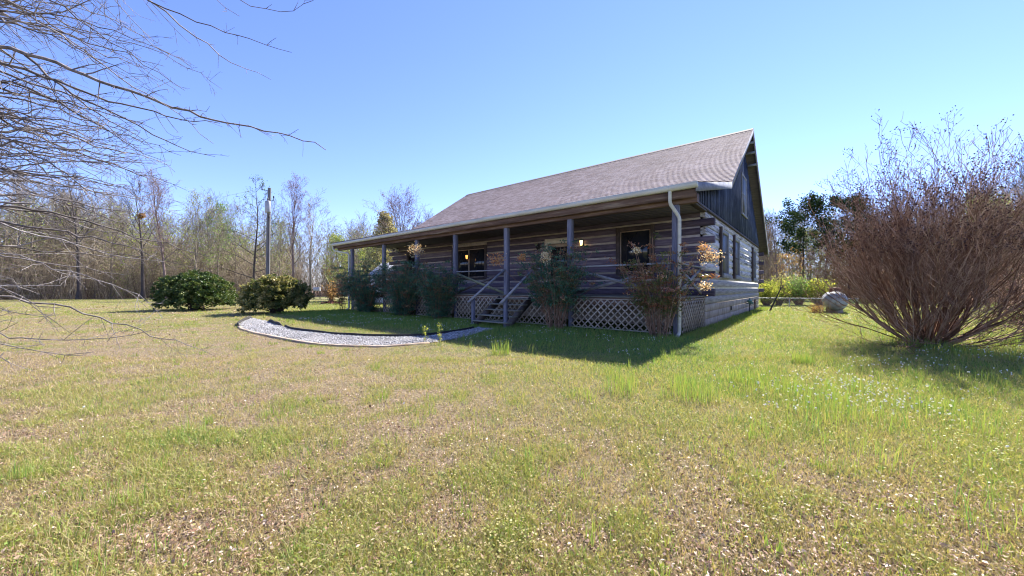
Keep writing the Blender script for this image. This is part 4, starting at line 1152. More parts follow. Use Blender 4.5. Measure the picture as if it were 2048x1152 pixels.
# ------------------------------------------------------------------ near oak at the left, its trunk just outside the frame
def build_oak():
    rng = np.random.default_rng(77)
    base = np.array([-7.5, 4.7, 0.0])
    o = thing('oak_tree', 'leafless oak with long drooping grey branches reaching in from the left edge', 'tree', base)
    tr = arr([(0, 0, -.3), (0, 0, .6), (.03, .02, 2), (.0, .05, 4), (-.05, .02, 6), (0, 0, 8), (.03, 0, 10), (0, .05, 12)])
    t = MB(); t.tube(tr, [.34, .27, .25, .22, .18, .13, .08, .03], 14, .5); t.build('trunk', M['bark_grey'], o, smooth=True)
    tw = Twigs()
    def limb(P, r0, r1, dens=1.0, twl=.55, wob=.004):
        P = arr(P); d = np.concatenate([[0], np.cumsum(np.linalg.norm(np.diff(P, axis=0), axis=1))])
        n = max(4, int(d[-1] / .16)); s = np.linspace(0, d[-1], n + 1)
        Q = np.stack([np.interp(s, d, P[:, i]) for i in range(3)], 1)
        # smooth corners a little and roughen
        Q[1:-1] = (Q[:-2] + 2 * Q[1:-1] + Q[2:]) / 4 + rng.normal(0, .014, (n - 1, 3))
        Q[1:] += np.cumsum(rng.normal(0, wob, (n, 3)), 0)
        tint = rng.random()
        tw.poly(list(Q), r0, r1, tint)
        for i in range(2, n):
            if rng.random() > .75 * dens: continue
            f = i / n
            dd = norm(Q[min(i + 1, n)] - Q[i - 1])
            ax = norm(np.cross(dd, rng.normal(0, 1, 3)))
            nd = rot_about(dd, ax, rng.uniform(.5, 1.35))
            L = twl * rng.uniform(.15, 1.0) * (1.15 - .6 * f)
            rr = max((r0 + (r1 - r0) * f) * .5, .0028)
            p = Q[i]; k = max(2, int(L / .09)); pp = [p]
            for j in range(k):
                nd = norm(nd + rng.normal(0, .10, 3) + np.array([0, 0, -.01])); pp.append(pp[-1] + nd * L / k)
                if rng.random() < .55:
                    sp = norm(nd + rng.normal(0, .8, 3)); l2 = rng.uniform(.03, .22) * (1 if L > .25 else .5)
                    q2 = pp[-1] + sp * l2; tw.seg(pp[-1], q2, max(rr * .5, .0022), .0016, tint)
                    if l2 > .1 and rng.random() < .6:
                        q3 = pp[-1] + sp * l2 * .6; tw.seg(q3, q3 + norm(sp + rng.normal(0, .8, 3)) * l2 * .5, .002, .0015, tint)
            tw.poly(pp, rr, .0022, tint)
            # short spurs on the limb itself
            if rng.random() < .8:
                sp = norm(rng.normal(0, 1, 3)); tw.seg(p, p + sp * rng.uniform(.03, .09), .003, .002, tint)
    def px_limb(pts, Y0, Y1, r0, r1, zt=None, root=True, **kw):
        n = len(pts); P = []
        for i, (x, y) in enumerate(pts):
            Y = Y0 + (Y1 - Y0) * i / (n - 1); P.append(at_depth(x, y, Y) - base)
        if root:
            z = P[0][2] + (.35 if zt is None else zt)
            P = [np.array([0, 0, max(z - .15, .3)]), np.array([.45 * P[0][0], .45 * P[0][1], z])] + P
        limb(P, r0, r1, **kw)
    # limbs read from the photograph
    px_limb([(0, 95), (46, 105), (115, 124), (172, 149), (233, 174), (290, 191), (344, 214), (401, 235), (451, 244), (535, 264), (611, 275), (659, 302)], 4.4, 5.0, .030, .005)
    px_limb([(0, 128), (110, 162), (190, 200), (235, 208), (330, 232), (440, 250)], 4.6, 5.2, .026, .004)
    px_limb([(0, 0), (110, 60), (170, 105), (260, 170), (360, 230), (430, 290)][1:], 4.2, 4.8, .014, .003)
    px_limb([(50, 110), (110, 165), (150, 192), (230, 225), (300, 268), (370, 300), (430, 313)], 4.8, 5.3, .016, .003, root=False)
    px_limb([(115, 0), (175, 50), (240, 95), (300, 135), (370, 180)], 4.3, 4.9, .015, .003)
    px_limb([(-60, -60), (10, 0), (70, 30), (150, 75), (230, 120), (300, 140)], 4.5, 5.0, .018, .003)
    px_limb([(0, 278), (70, 288), (150, 300), (230, 318), (285, 308)], 4.6, 5.2, .016, .003)
    px_limb([(0, 331), (57, 362), (110, 388), (164, 410)], 4.0, 4.6, .014, .003)
    px_limb([(0, 411), (40, 411), (75, 412)], 3.8, 4.0, .013, .010, dens=.4, twl=.2)
    px_limb([(0, 446), (76, 465), (172, 492), (267, 515), (332, 520)], 4.2, 5.0, .017, .003)
    px_limb([(0, 500), (60, 488), (150, 470), (230, 445), (275, 432)], 4.8, 5.6, .014, .003)
    px_limb([(0, 517), (95, 530), (164, 547), (248, 553)], 4.0, 4.6, .014, .003)
    px_limb([(0, 572), (60, 572), (120, 566)], 3.9, 4.2, .010, .003)
    px_limb([(0, 620), (50, 633), (90, 636), (118, 630)], 3.9, 4.4, .012, .003)
    px_limb([(0, 673), (118, 675), (214, 673), (294, 658)], 3.6, 4.1, .012, .003)
    px_limb([(0, 700), (92, 706), (191, 708)], 3.5, 3.9, .011, .003)
    px_limb([(0, 716), (40, 730), (75, 745)], 3.4, 3.6, .008, .002, twl=.25)
    px_limb([(0, 230), (60, 250), (130, 262), (210, 285), (300, 300)], 5.2, 5.6, .016, .003)
    px_limb([(0, 385), (80, 420), (180, 455), (260, 470), (330, 500)], 5.4, 6.0, .016, .003)
    px_limb([(0, 345), (90, 350), (180, 370), (235, 385)], 5.2, 5.6, .014, .003)
    px_limb([(0, 180), (80, 200), (160, 215), (250, 240), (310, 262)], 5.0, 5.5, .018, .003)
    # upper sprays that come down from above the frame
    px_limb([(130, -190), (230, -60), (290, 0), (350, 25), (420, 54), (527, 90), (586, 109)], 4.3, 4.9, .022, .003, zt=.8, dens=.7, twl=.35)
    px_limb([(300, 2), (330, 20), (367, 57), (405, 86), (458, 118), (543, 155)], 4.5, 5.0, .010, .0025, root=False, dens=.7, twl=.3)
    px_limb([(330, -160), (420, -50), (462, 0), (500, 15), (535, 27), (596, 25), (620, 3)], 4.2, 4.8, .014, .003, zt=.9, dens=.8, twl=.4)
    px_limb([(170, -120), (240, 0), (232, 40), (245, 72)], 4.3, 4.4, .010, .003, zt=.8, twl=.3)
    px_limb([(210, -90), (240, 0), (275, 40), (316, 83)], 4.3, 4.6, .010, .003, zt=.8, twl=.3)
    px_limb([(380, -120), (430, 0), (452, 25), (480, 30)], 4.3, 4.5, .009, .003, zt=.9, twl=.2)
    # the rest of the crown
    for i in range(115):
        z = .9 + 7.8 * rng.random() ** .8; a = rng.uniform(-.75, 1.4) if i < 98 else rng.uniform(1.5, 4.7)
        L = rng.uniform(1.5, 3.3) * (1.12 - .055 * z)
        drop = .30 - .055 * z
        P = [np.array([0, 0, z])]
        d = np.array([math.cos(a), math.sin(a), rng.uniform(-.25, .35) - drop * .3])
        for k in range(6):
            P.append(P[-1] + d * L / 6); d = norm(d + np.array([rng.normal(0, .14), rng.normal(0, .14), rng.normal(-.07, .05)]))
        if P[-1][2] < .15: continue
        limb(P, rng.uniform(.010, .022), .003, 1.15, .75, .022)
    for i in range(44):
        z = rng.uniform(2.6, 6.6); a = rng.uniform(-.35, 1.15); L = rng.uniform(1.4, 3.0)
        P = [np.array([0, 0, z])]; d = norm(np.array([math.cos(a), math.sin(a), rng.uniform(-.1, .5)]))
        for k in range(6):
            P.append(P[-1] + d * L / 6); d = norm(d + np.array([rng.normal(0, .14), rng.normal(0, .14), rng.normal(-.09, .05)]))
        limb(P, rng.uniform(.009, .016), .0028, 1.3, .8, .022)
    c = MB(); tw.into(c, 4); c.build('crown', M['bark_grey'], o)
build_oak()

# ------------------------------------------------------------------ big bare shrub at the right
def build_myrtle(loc, H, W, n, seed, label, name='bare_shrub', heads=True):
    rng = np.random.default_rng(seed)
    o = thing(name, label, 'shrub', loc)
    tw = Twigs()
    for i in range(n):
        a = rng.uniform(0, 6.283); e = rng.beta(1.3, 1.7)         # 0 = upright .. 1 = spreading
        if i % 5 == 0: e = rng.uniform(.75, 1.1)
        th = e * 1.25
        d = np.array([math.cos(a) * math.sin(th), math.sin(a) * math.sin(th), math.cos(th)])
        L = (H * .80 * (1.0 + .22 * max(0, .45 - e) / .45) * (1 - min(e, 1)) + W * .95 * min(e, 1)) * rng.uniform(.75, 1.08)
        p = np.array([math.cos(a), math.sin(a), 0]) * rng.uniform(.02, .22) + np.array([0, 0, -.05])
        r = rng.uniform(.010, .026)
        grow(tw, rng, p, d, L, r, 0, 3, up=.07, nseg=8, kids=(7, 4, 3), ratio=(.42, .5, .5), ang=(.42, .55, .8), wig=.10, rmin=.0042, start=.28)
    c = MB(); tw.into(c, 3)
    for i in range(11):
        a = i * 2.4 + rng.normal(0, .3); th = rng.uniform(.15, 1.15); L = rng.uniform(.7, 1.5)
        d = np.array([math.cos(a) * math.sin(th), math.sin(a) * math.sin(th), math.cos(th)]); p = np.array([math.cos(a), math.sin(a), 0]) * .12 + np.array([0, 0, -.1])
        q = p + d * L * .55 + rng.normal(0, .03, 3); e = q + norm(d + rng.normal(0, .25, 3) + np.array([0, 0, .25])) * L * .6
        c.tube([p, q, e], [rng.uniform(.04, .06), .036, .018], 7, rng.random())
        for j in range(3):
            grow_d = norm(d + rng.normal(0, .35, 3) + np.array([0, 0, .3])); b_ = q + (e - q) * rng.random()
            c.tube([b_, b_ + grow_d * .5, b_ + norm(grow_d + np.array([0, 0, .2])) * 1.15], [.02, .015, .009], 5, rng.random())
    cr = c.build('stems', M['bark_myrtle'], o)
    b = MB()
    b.lathe([(.30, -.1), (.34, .0), (.27, .12), (.14, .2), (.001, .22)], 12, tint=.3); b.build('stump', M['bark_dark'], o, smooth=True)
    if heads:
        tips = arr(tw.tips); sel = tips[(tips[:, 2] > H * .45) & (rng.random(len(tips)) < .28)]
        l = MB(); k = 4; C = np.repeat(sel, k, 0) + rng.normal(0, .045, (len(sel) * k, 3)); n2 = len(C)
        l.leaves(C, rng.normal(0, 1, (n2, 3)), rng.normal(0, 1, (n2, 3)),   .036, .030, rng.random(n2)); l.build('seed_heads', M['seedhead'], o)
    return o
SH = on_ground(1855, 690)
build_myrtle((SH[0], SH[1], 0), 4.35, 2.55, 125, 31, 'huge vase-shaped leafless shrub with red-brown stems on the lawn right of the house')
build_myrtle((14.3, 9.6, 0), 3.6, 3.4, 70, 32, 'second leafless shrub whose stems sweep in from the right edge of the photo', heads=False)

# ------------------------------------------------------------------ round bushes on the left lawn
def round_bush(loc, rx, ry, H, n_cl, mat, seed, label, gold=0.0):
    rng = np.random.default_rng(seed)
    o = thing('round_bush', label, 'bush', loc, 0, 'clipped round bushes left of the house')
    n = n_cl
    d = norm(rng.normal(0, 1, (n, 3))); d[:, 2] = np.where(d[:, 2] < -.45, -d[:, 2], d[:, 2])
    d = norm(d)
    lump = 1 + .30 * (fbm(d[:, 0] * 2.2 + 7, d[:, 1] * 2.2 + d[:, 2] * 2.6, seed) - .5) * 1.6
    rr = (rng.random(n) ** .35) * lump * rng.uniform(.94, 1.06, n)
    C = d * rr[:, None] * np.array([rx, ry, H * .62]) + np.array([0, 0, H * .38])
    C[:, 2] = np.maximum(C[:, 2], .05)
    out = norm(d + np.array([0, 0, .35]))
    mb = MB(); k = 24
    CC = np.repeat(C, k, 0); OO = np.repeat(out, k, 0)
    D = norm(OO * .7 + rng.normal(0, .75, CC.shape)); P = CC + D * rng.uniform(.02, .11, (len(CC), 1))
    tint = np.clip(np.repeat(rng.random(n) * .5, k) + rng.random(len(CC)) * .45 + gold * np.repeat(rr > .9, k) * rng.random(len(CC)), 0, 1)
    mb.leaves(P, D, norm(OO + rng.normal(0, .6, CC.shape)), rng.uniform(.08, .15, len(CC)), rng.uniform(.04, .07, len(CC)), tint, .12)
    mb.build('foliage', mat, o)
    tw = Twigs()
    for i in range(60):
        c = C[rng.integers(n)] * .95; tw.poly([np.array([rng.normal(0, .15), rng.normal(0, .15), -.05]), c * np.array([.5, .5, .55]), c], .03, .008, rng.random())
    s = MB(); tw.into(s, 4); s.build('stems', M['bark_dark'], o)
b1 = on_ground(392, 622); b2 = on_ground(553, 629)
round_bush((b1[0] * (b1[1] + 1.2) / b1[1], b1[1] + 1.2, 0), 2.1, 1.8, 2.1, 2100, M['holly'], 71, 'larger dark green rounded bush farther left on the lawn')
round_bush((b2[0] * (b2[1] + 1.0) / b2[1], b2[1] + 1.0, 0), 1.62, 1.55, 1.95, 1500, M['holly_gold'], 72, 'smaller yellow-tinged rounded bush in front of the utility pole', .35)

# ------------------------------------------------------------------ nandinas along the porch
GN = 'nandina shrubs planted along the porch'
def nandina(u, v, H, W, n, seed, label, mat, red=.1, leafy=1.0, lo=.35, skew=0.0, sprays=()):
    rng = np.random.default_rng(seed)
    loc = world_uv(u, v); loc[2] = 0
    o = thing('nandina_shrub', label, 'shrub', loc, HA, GN)
    tw = Twigs(); C = []; D = []; N = []; T = []
    for i in range(n):
        a = rng.uniform(0, 6.283); e = rng.random() ** .5
        p = np.array([math.cos(a) * .22, math.sin(a) * .14, -.05]) * rng.uniform(.3, 1.2)
        h = H * rng.uniform(.55, 1.0) * (1 - .18 * e)
        tip = np.array([math.cos(a) * W * e + skew * h, min(math.sin(a) * W * .6 * e, .30 - v * 0 if v > -.3 else .45), h])
        mid = p * .5 + tip * .5 + np.array([-math.cos(a), -math.sin(a), 0]) * W * .12 * e + rng.normal(0, .03, 3)
        pts = [p, p * .72 + mid * .28 + rng.normal(0, .02, 3), mid, mid * .5 + tip * .5 + rng.normal(0, .04, 3), tip]
        tw.poly(pts, rng.uniform(.007, .012), .004, rng.random())
        pa = arr(pts)
        ns = int(rng.integers(9, 15) * leafy)
        for s in range(ns):
            f = lo + (1 - lo) * (s + rng.random()) / max(ns, 1); x = f * 4; k = min(int(x), 3); q = pa[k] + (pa[k + 1] - pa[k]) * (x - k)
            az = rng.uniform(0, 6.283); sd_ = norm(np.array([math.cos(az), math.sin(az), rng.uniform(-.1, .7)])); L = rng.uniform(.18, .42)
            e2 = q + sd_ * L + np.array([0, 0, -.05])
            tw.poly([q, q + sd_ * L * .5 + np.array([0, 0, .02]), e2], .004, .002, rng.random())
            m = int(rng.integers(22, 38))
            ft = rng.uniform(.25, 1.05, m)[:, None]
            pp = q + (e2 - q) * ft + rng.normal(0, .055, (m, 3)) * np.array([1, 1, .6])
            C.append(pp); D.append(norm(sd_ + rng.normal(0, .7, (m, 3)) + np.array([0, 0, -.25]))); N.append(norm(np.array([0, 0, 1.0]) + rng.normal(0, .55, (m, 3))))
            base = .72 + .2 * rng.random() if rng.random() < red * (.4 + 1.2 * f) else rng.random() * .55
            T.append(np.clip(base + rng.normal(0, .07, m), 0, .97))
    st = MB(); tw.into(st, 4); st.build('canes', M['cane'], o)
    C = np.concatenate(C); D = np.concatenate(D); N = np.concatenate(N); T = np.concatenate(T); m = len(C)
    lf = MB(); lf.leaves(C, D, N, rng.uniform(.06, .105, m), rng.uniform(.022, .038, m), T, .1); lf.build('foliage', mat, o)
    for (du, dv, z, sz, warm) in sprays:
        c = np.array([-du, dv, z]); k = int(300 * sz / .22)
        t2 = Twigs()
        t2.poly([np.array([0, 0, .3]), np.array([-du * .5, dv * .45, z * .55]), c - np.array([0, 0, sz * .5])], .008, .004)
        PP = c + rng.normal(0, 1, (k, 3)) * np.array([sz * .62, sz * .45, sz * .42])
        for q in PP[:40]: t2.seg(c - np.array([0, 0, sz * .5]), q, .003, .0015)
        s2 = MB(); t2.into(s2, 3); so2 = s2.build('flower_stalk', M['cane'], o)
        l2 = MB(); l2.leaves(PP, norm(rng.normal(0, 1, (k, 3))), norm(rng.normal(0, 1, (k, 3))), rng.uniform(.03, .065, k), rng.uniform(.018, .032, k), np.clip(warm + rng.normal(0, .22, k), 0, 1)); l2.build('flower_spray', M['spray'], so2)
    return o
nandina(18.5, -.1, 2.45, .8, 12, 81, 'thin nandina shrub standing just left of the end porch post', M['nandina_red'], .5, .5, .3)
nandina(15.0, -.6, 3.05, 2.5, 95, 82, 'dark bushy nandina between the two leftmost porch posts', M['nandina'], .05, .8, .15)
nandina(11.75, -.6, 2.9, 1.9, 80, 83, 'dark nandina crowded with canes in front of the third porch post from the left', M['nandina'], .05, .9, .15)
nandina(9.3, -.6, 2.7, 1.45, 56, 84, 'leaning nandina with a pale sunlit flower spray, left of the steps', M['nandina'], .06, .9, .22, 0.0, [(.02, -1.05, 2.8, .27, .75)])
nandina(3.45, -.62, 3.1, 1.4, 60, 85, 'tall nandina with many bare canes hiding the front door', M['nandina'], .08, .62, .42, .0, [(1.2, -1.45, 2.18, .22, .2), (-.6, -1.45, 2.12, .12, .8), (-.5, -1.35, 2.25, .09, .85), (.3, -1.35, 2.2, .13, .25)])
nandina(.28, -.6, 2.9, 1.15, 50, 86, 'reddish sparse nandina beside the downspout at the porch corner', M['nandina_red'], .3, .42, .4, .0, [(-1.2, .1, 2.08, .21, .7), (-1.1, .1, 1.35, .13, .8), (-1.05, .15, 2.3, .14, .45), (.1, -1.25, 2.2, .08, .8)])

# ------------------------------------------------------------------ utility pole with transformer and wires
def build_pole():
    Y = 25.0; X = (537 - 1024) / F * Y; top = EYE + (576 - 376) / F * Y
    o = thing('utility_pole', 'weathered grey utility pole with a small transformer behind the yellow-tinged bush', 'utility pole', (X, Y, 0))
    m = MB(); m.tube([(-.08, 0, -.3), (-.04, 0, 3), (.0, 0, top * .7), (.07, 0, top)], [.135, .125, .115, .10], 14); m.build('pole', M['polewood'], o, smooth=True)
    z = top - 1.3
    m = MB(); m.lathe([(.001, z - .42), (.15, z - .42), (.165, z - .38), (.165, z + .30), (.15, z + .34), (.06, z + .38), (.001, z + .38)], 18, (.14, -.28, 0)); t = m.build('transformer', M['galv'], o, smooth=True)
    m = MB(); m.lathe([(.001, z + .38), (.03, z + .38), (.05, z + .43), (.03, z + .47), (.045, z + .51), (.02, z + .58), (.001, z + .58)], 10, (.14, -.28, 0)); m.build('bushing', M['polewood'], t)
    m = MB(); m.box(.02, .2, -.14, -.10, z - .2, z - .14); m.box(.02, .2, -.14, -.10, z + .1, z + .16); m.build('bracket', M['dark_metal'], o)
    m = MB(); m.tube([(.05, 0, top - .18), (-.30, -.05, top - .15), (-.42, -.05, top - .15)], .018, 6); m.lathe([(.001, 0), (.05, 0), (.03, .05), (.05, .1), (.001, .12)], 8, (-.40, -.05, top - .14)); m.build('insulator_arm', M['dark_metal'], o)
    m = MB(); m.tube([(.06, 0, z + .42), (.36, -.04, z + .42), (.38, -.04, z + .62)], .02, 6); m.lathe([(.001, z + .60), (.05, z + .60), (.035, z + .67), (.05, z + .72), (.001, z + .76)], 8, (.38, -.04, 0)); m.build('cutout_fuse', M['dark_metal'], o)
    m = MB(); m.box(.10, .16, -.17, -.13, z - .75, z - .6); m.tube([(.13, -.15, 0), (.12, -.15, z - .7)], .012, 6); m.build('ground_wire', M['dark_metal'], o)
    def wire(p, q, sag, label):
        p = arr(p); q = arr(q); n = 24; t = np.linspace(0, 1, n)[:, None]; P = p + (q - p) * t; P[:, 2] -= sag * 4 * t[:, 0] * (1 - t[:, 0])
        m = MB(); m.tube(P, .006, 5); w = m.build('power_line', M['galv']); tag(w, label, 'wire', 'power lines strung from the utility pole')
    wire((X - .40, Y - .05, top - .02), (X - 42, Y + 16, top + 1.2), 1.0, 'upper thin power line running left from the top of the utility pole')
    wire((X + .1, Y - .12, top - 1.75), (X - 42, Y + 16, top - .6), 1.0, 'lower thin power line running left from below the transformer')
build_pole()

# ------------------------------------------------------------------ propane tank
def build_tank():
    g = on_ground(1664, 627)
    ax = math.atan2(.80, .62)
    o = thing('propane_tank', 'dull white propane tank with a rusty dome half hidden behind the big bare shrub', 'tank', (g[0] + .45, g[1] + .3, 0), ax)
    R = .50; cz = .62; prof = []
    for t in np.linspace(0, math.pi / 2, 9): prof.append((R * math.sin(t), -.62 * math.cos(t) * .75))
    L = 1.9
    pts = [(x, 0, cz) for x in [p[1] for p in prof] + [L + .62 * .75 * math.sin(t) for t in np.linspace(.0, math.pi / 2, 9)]]
    rad = [max(p[0], .002) for p in prof] + [max(R * math.cos(t), .002) for t in np.linspace(.0, math.pi / 2, 9)]
    m = MB(); m.tube(pts, rad, 28); m.build('tank_body', M['tank'], o, smooth=True)
    m = MB(); m.lathe([(.24, cz + R - .06), (.24, cz + R + .14), (.20, cz + R + .19), (.001, cz + R + .21)], 18, (.35, 0, 0)); m.build('dome', M['rust'], o)
    for x in (.1, 1.7):
        m = MB(); m.box(x, x + .12, -.3, .3, -.1, .26); m.build('support', M['concrete'], o)
    for x in (.02, 1.8):
        m = MB(); m.tube([(x, -.02, cz + R - .03), (x, -.02, cz + R + .05), (x + .1, -.02, cz + R + .05), (x + .1, -.02, cz + R - .03)], .014, 6); m.build('lifting_lug', M['tank'], o)
build_tank()

# ------------------------------------------------------------------ fence, bushes, leaning stick at the right back
def build_fence():
    a = np.array([17.2, 25.8]); b = np.array([24.8, 24.0])
    o = thing('chain_link_fence', 'low chain-link fence crossing the yard behind the house', 'fence', (a[0], a[1], 0))
    d = b - a; L = float(np.hypot(*d)); d = d / L; H = .60
    P = lambda s, z: np.array([d[0] * s, d[1] * s, z])
    for s in np.linspace(0, L, 5):
        m = MB(); m.tube([P(s, -.2), P(s, H + .03)], .03, 8); m.lathe([(.033, H + .03), (.03, H + .06), (.001, H + .075)], 8, P(s, 0)); m.build('post', M['galv'], o)
    m = MB(); m.tube([P(0, H), P(L, H)], .016, 8); m.build('top_rail', M['galv'], o)
    tw = Twigs(); s = -H
    while s < L:
        for q in ((s, s + H), (s + H, s)):
            p0, p1 = P(q[0], .02), P(q[1], H - .02)
            if 0 <= q[0] <= L and 0 <= q[1] <= L: tw.seg(p0, p1, .0025, .0025)
        s += .14
    m = MB(); tw.into(m, 3); m.build('mesh', M['galv'], o)
build_fence()
def leaf_bush(loc, rx, ry, H, n, mat, seed, label, group, lsize=.09, name='leafy_bush'):
    rng = np.random.default_rng(seed); o = thing(name, label, 'bush', loc, 0, group)
    tw = Twigs(); C = []; 
    for i in range(n):
        a = rng.uniform(0, 6.283); e = rng.random() ** .6
        tip = np.array([math.cos(a) * rx * e, math.sin(a) * ry * e, H * rng.uniform(.45, 1.0) * (1 - .3 * e * e)])
        p = np.array([math.cos(a), math.sin(a), 0]) * .15 + np.array([0, 0, -.05])
        mid = (p + tip) / 2 + np.array([0, 0, H * .1]); tw.poly([p, mid, tip], .012, .004, rng.random())
        k = 22; f = rng.uniform(.3, 1.05, (k, 1)); C.append(np.where(f < .5, p + (mid - p) * f * 2, mid + (tip - mid) * (f * 2 - 1)) + rng.normal(0, .10, (k, 3)))
    C = np.concatenate(C); C[:, 2] = np.maximum(C[:, 2], .05); m = len(C)
    lf = MB(); lf.leaves(C, rng.normal(0, 1, (m, 3)), rng.normal(0, 1, (m, 3)), lsize * rng.uniform(.7, 1.3, m), lsize * .55 * rng.uniform(.7, 1.3, m), rng.random(m)); lf.build('foliage', mat, o)
    s = MB(); tw.into(s, 3); s.build('stems', M['cane'], o)
GB = 'spring-leafing bushes behind the chain-link fence'
for (x, Y, yt, r, key, lab) in [
    (1533, 27, 560, 1.0, 'forsythia', 'yellow-green bush touching the back corner of the house'),
    (1557, 28, 553, 1.0, 'forsythia', 'yellow-green bush behind the leaning dead sapling'),
    (1597, 28, 545, 1.2, 'bud_fresh', 'tall fresh green bush between two yellower bushes behind the fence'),
    (1638, 27, 552, 1.1, 'forsythia', 'bright yellow-green bush nearest the propane tank'),
    (1575, 33, 535, 1.4, 'bud_gold', 'pale tan-leaved bush behind the yellow-green bushes'),
    ]:
    leaf_bush(((x - 1024) / F * Y, Y, 0), r, r, EYE + (576 - yt) / F * Y, 110, M[key], int(x), lab, GB, .13)
leaf_bush(((662 - 1024) / F * 34, 34, 0), .8, .8, 2.0, 50, M['bud_orange'], 5, 'low bush of dry orange leaves beyond the left end of the porch', None, .13)
leaf_bush(((1634 - 1024) / F * 19.0, 19.0, 0), .3, .35, .5, 26, M['bud_orange'], 6, 'clump of dry tan weeds against the left end of the propane tank', None, .06, 'dry_weeds')
leaf_bush((on_ground(2046, 652)[0] + .1, on_ground(2046, 652)[1], 0), .35, .35, .45, 30, M['bud_fresh'], 9, 'small fresh green clump at the right edge of the photo', None, .07)
p0 = on_ground(1538, 622)
m = MB(); m.tube([(0, 0, -.1), (.35, 0, .62), (.62, .0, 1.18)], [.05, .04, .03], 7)
m.tube([(.40, 0, .72), (.62, .1, 1.05), (.95, .15, 1.45)], [.025, .018, .008], 5); m.tube([(.62, 0, 1.18), (.66, -.05, 1.6), (.7, -.05, 1.95)], [.026, .016, .007], 5); m.tube([(.62, 0, 1.18), (.8, .0, 1.5)], [.02, .008], 5)
o = m.build('dead_sapling', M['bark_dark'], smooth=True); o.location = p0; tag(o, 'dark dead sapling leaning to the right by the back corner of the house', 'sapling')

# gas regulator on the side wall
gp = world_uv(US - .16, 12.2)
o = thing('gas_regulator', 'green gas regulator on a riser pipe against the foundation wall', 'gas regulator', gp, HA)
m = MB(); m.tube([(0, 0, -.1), (0, 0, .55)], .022, 8); m.tube([(0, 0, .50), (-.14, 0, .50)], .02, 8); m.build('riser_pipe', M['dark_metal'], o)
m = MB(); m.lathe([(.001, .55), (.09, .56), (.13, .60), (.13, .63), (.09, .67), (.04, .69), (.04, .76), (.001, .77)], 16); m.box(-.05, .16, -.07, .07, .48, .56); m.build('regulator_body', M['green_metal'], o)

# ------------------------------------------------------------------ small far things at the left
p = at_depth(634, 578, 44); 
o = thing('metal_box', 'grey box on short legs at the edge of the woods', 'box', (p[0], p[1], 0), .2)
m = MB(); m.cbox(-.36, .36, -.25, .25, .95, 1.38, .02); m.build('cabinet', M['galv'], o)
for sx in (-.3, .3):
    for sy in (-.2, .2):
        m = MB(); m.tube([(sx, sy, -.1), (sx, sy, .95)], .03, 6); m.build('leg', M['dark_metal'], o)
m = MB(); m.tube([at_depth(668, 588, 40), at_depth(656, 562, 40.5), at_depth(648, 548, 41)], [.05, .05, .045], 8)
o = m.build('leaning_pole', M['bud_gold']); tag(o, 'thin yellow pole leaning left at the edge of the woods', 'pole')
# pale outbuilding seen through the open porch end
def shed():
    p = at_depth(790, 560, 33)
    o = thing('shed', 'pale grey shed glimpsed through the open left end of the porch', 'shed', (p[0], p[1], 0), -.55)
    m = MB(); m.box(-1.6, 2.6, -1.4, 1.4, -.2, 2.5)
    m.add([(-1.6, -1.4, 2.5), (-1.6, 1.4, 2.5), (-1.6, 0, 3.5)], [[0, 1, 2]]); m.add([(2.6, -1.4, 2.5), (2.6, 1.4, 2.5), (2.6, 0, 3.5)], [[0, 2, 1]])
    for i in range(14): m.box(-1.6 + i * .3, -1.58 + i * .3, -1.425, -1.401, -.1, 2.45)
    m.build('wall', M['white'], o)
    m = MB(); m.hexa([(-1.8, -1.65, 2.30), (2.8, -1.65, 2.30), (2.8, 0, 3.52), (-1.8, 0, 3.52), (-1.8, -1.65, 2.38), (2.8, -1.65, 2.38), (2.8, 0, 3.60), (-1.8, 0, 3.60)])
    m.hexa([(-1.8, 0.002, 3.52), (2.8, 0.002, 3.52), (2.8, 1.65, 2.30), (-1.8, 1.65, 2.30), (-1.8, 0.002, 3.60), (2.8, 0.002, 3.60), (2.8, 1.65, 2.38), (-1.8, 1.65, 2.38)]); m.build('roof', M['galv'], o)
    m = MB(); m.box(.2, 1.1, -1.45, -1.43, 0, 2.0); m.build('door', M['rust'], o)
shed()
# white gate panel just left of the end post
g = world_uv(18.95, .9)
o = thing('white_gate', 'small white slatted gate just left of the end porch post', 'gate', g, HA)
m = MB(); m.box(-.35, .35, -.02, .02, .10, .16); m.box(-.35, .35, -.02, .02, .80, .86); m.build('rail', M['white'], o)
for i in range(7):
    m = MB(); x = -.33 + i * .11; m.box(x - .018, x + .018, -.045, -.021, .04, .98); m.build('slat', M['white'], o)
m = MB(); m.box(-.40, -.352, -.03, .03, -.1, 1.05); m.box(.352, .40, -.03, .03, -.1, 1.05); m.build('post', M['white'], o)
# heap of broken bricks
g = on_ground(663, 607); rng = random.Random(6)
o = thing('brick_heap', 'low heap of broken red bricks in the grass beyond the porch', 'bricks', (g[0], g[1], 0))
m = MB()
for i in range(46):
    a = rng.uniform(0, 6.28); r = rng.random() ** .6 * 1.0; z = max(0, .22 * (1 - r)) * rng.random()
    q = rng.uniform(0, 3.1); c, s = math.cos(q), math.sin(q); x, y = r * math.cos(a), .6 * r * math.sin(a); l, w, h = .11 * rng.uniform(.6, 1), .05, .035
    V = [(x + c * i_ * l - s * j_ * w, y + s * i_ * l + c * j_ * w, z + k_ * h + .03) for k_ in (-1, 1) for (i_, j_) in ((-1, -1), (1, -1), (1, 1), (-1, 1))]
    m.hexa(V, rng.random())
m.build('bricks', M['rust'], o)
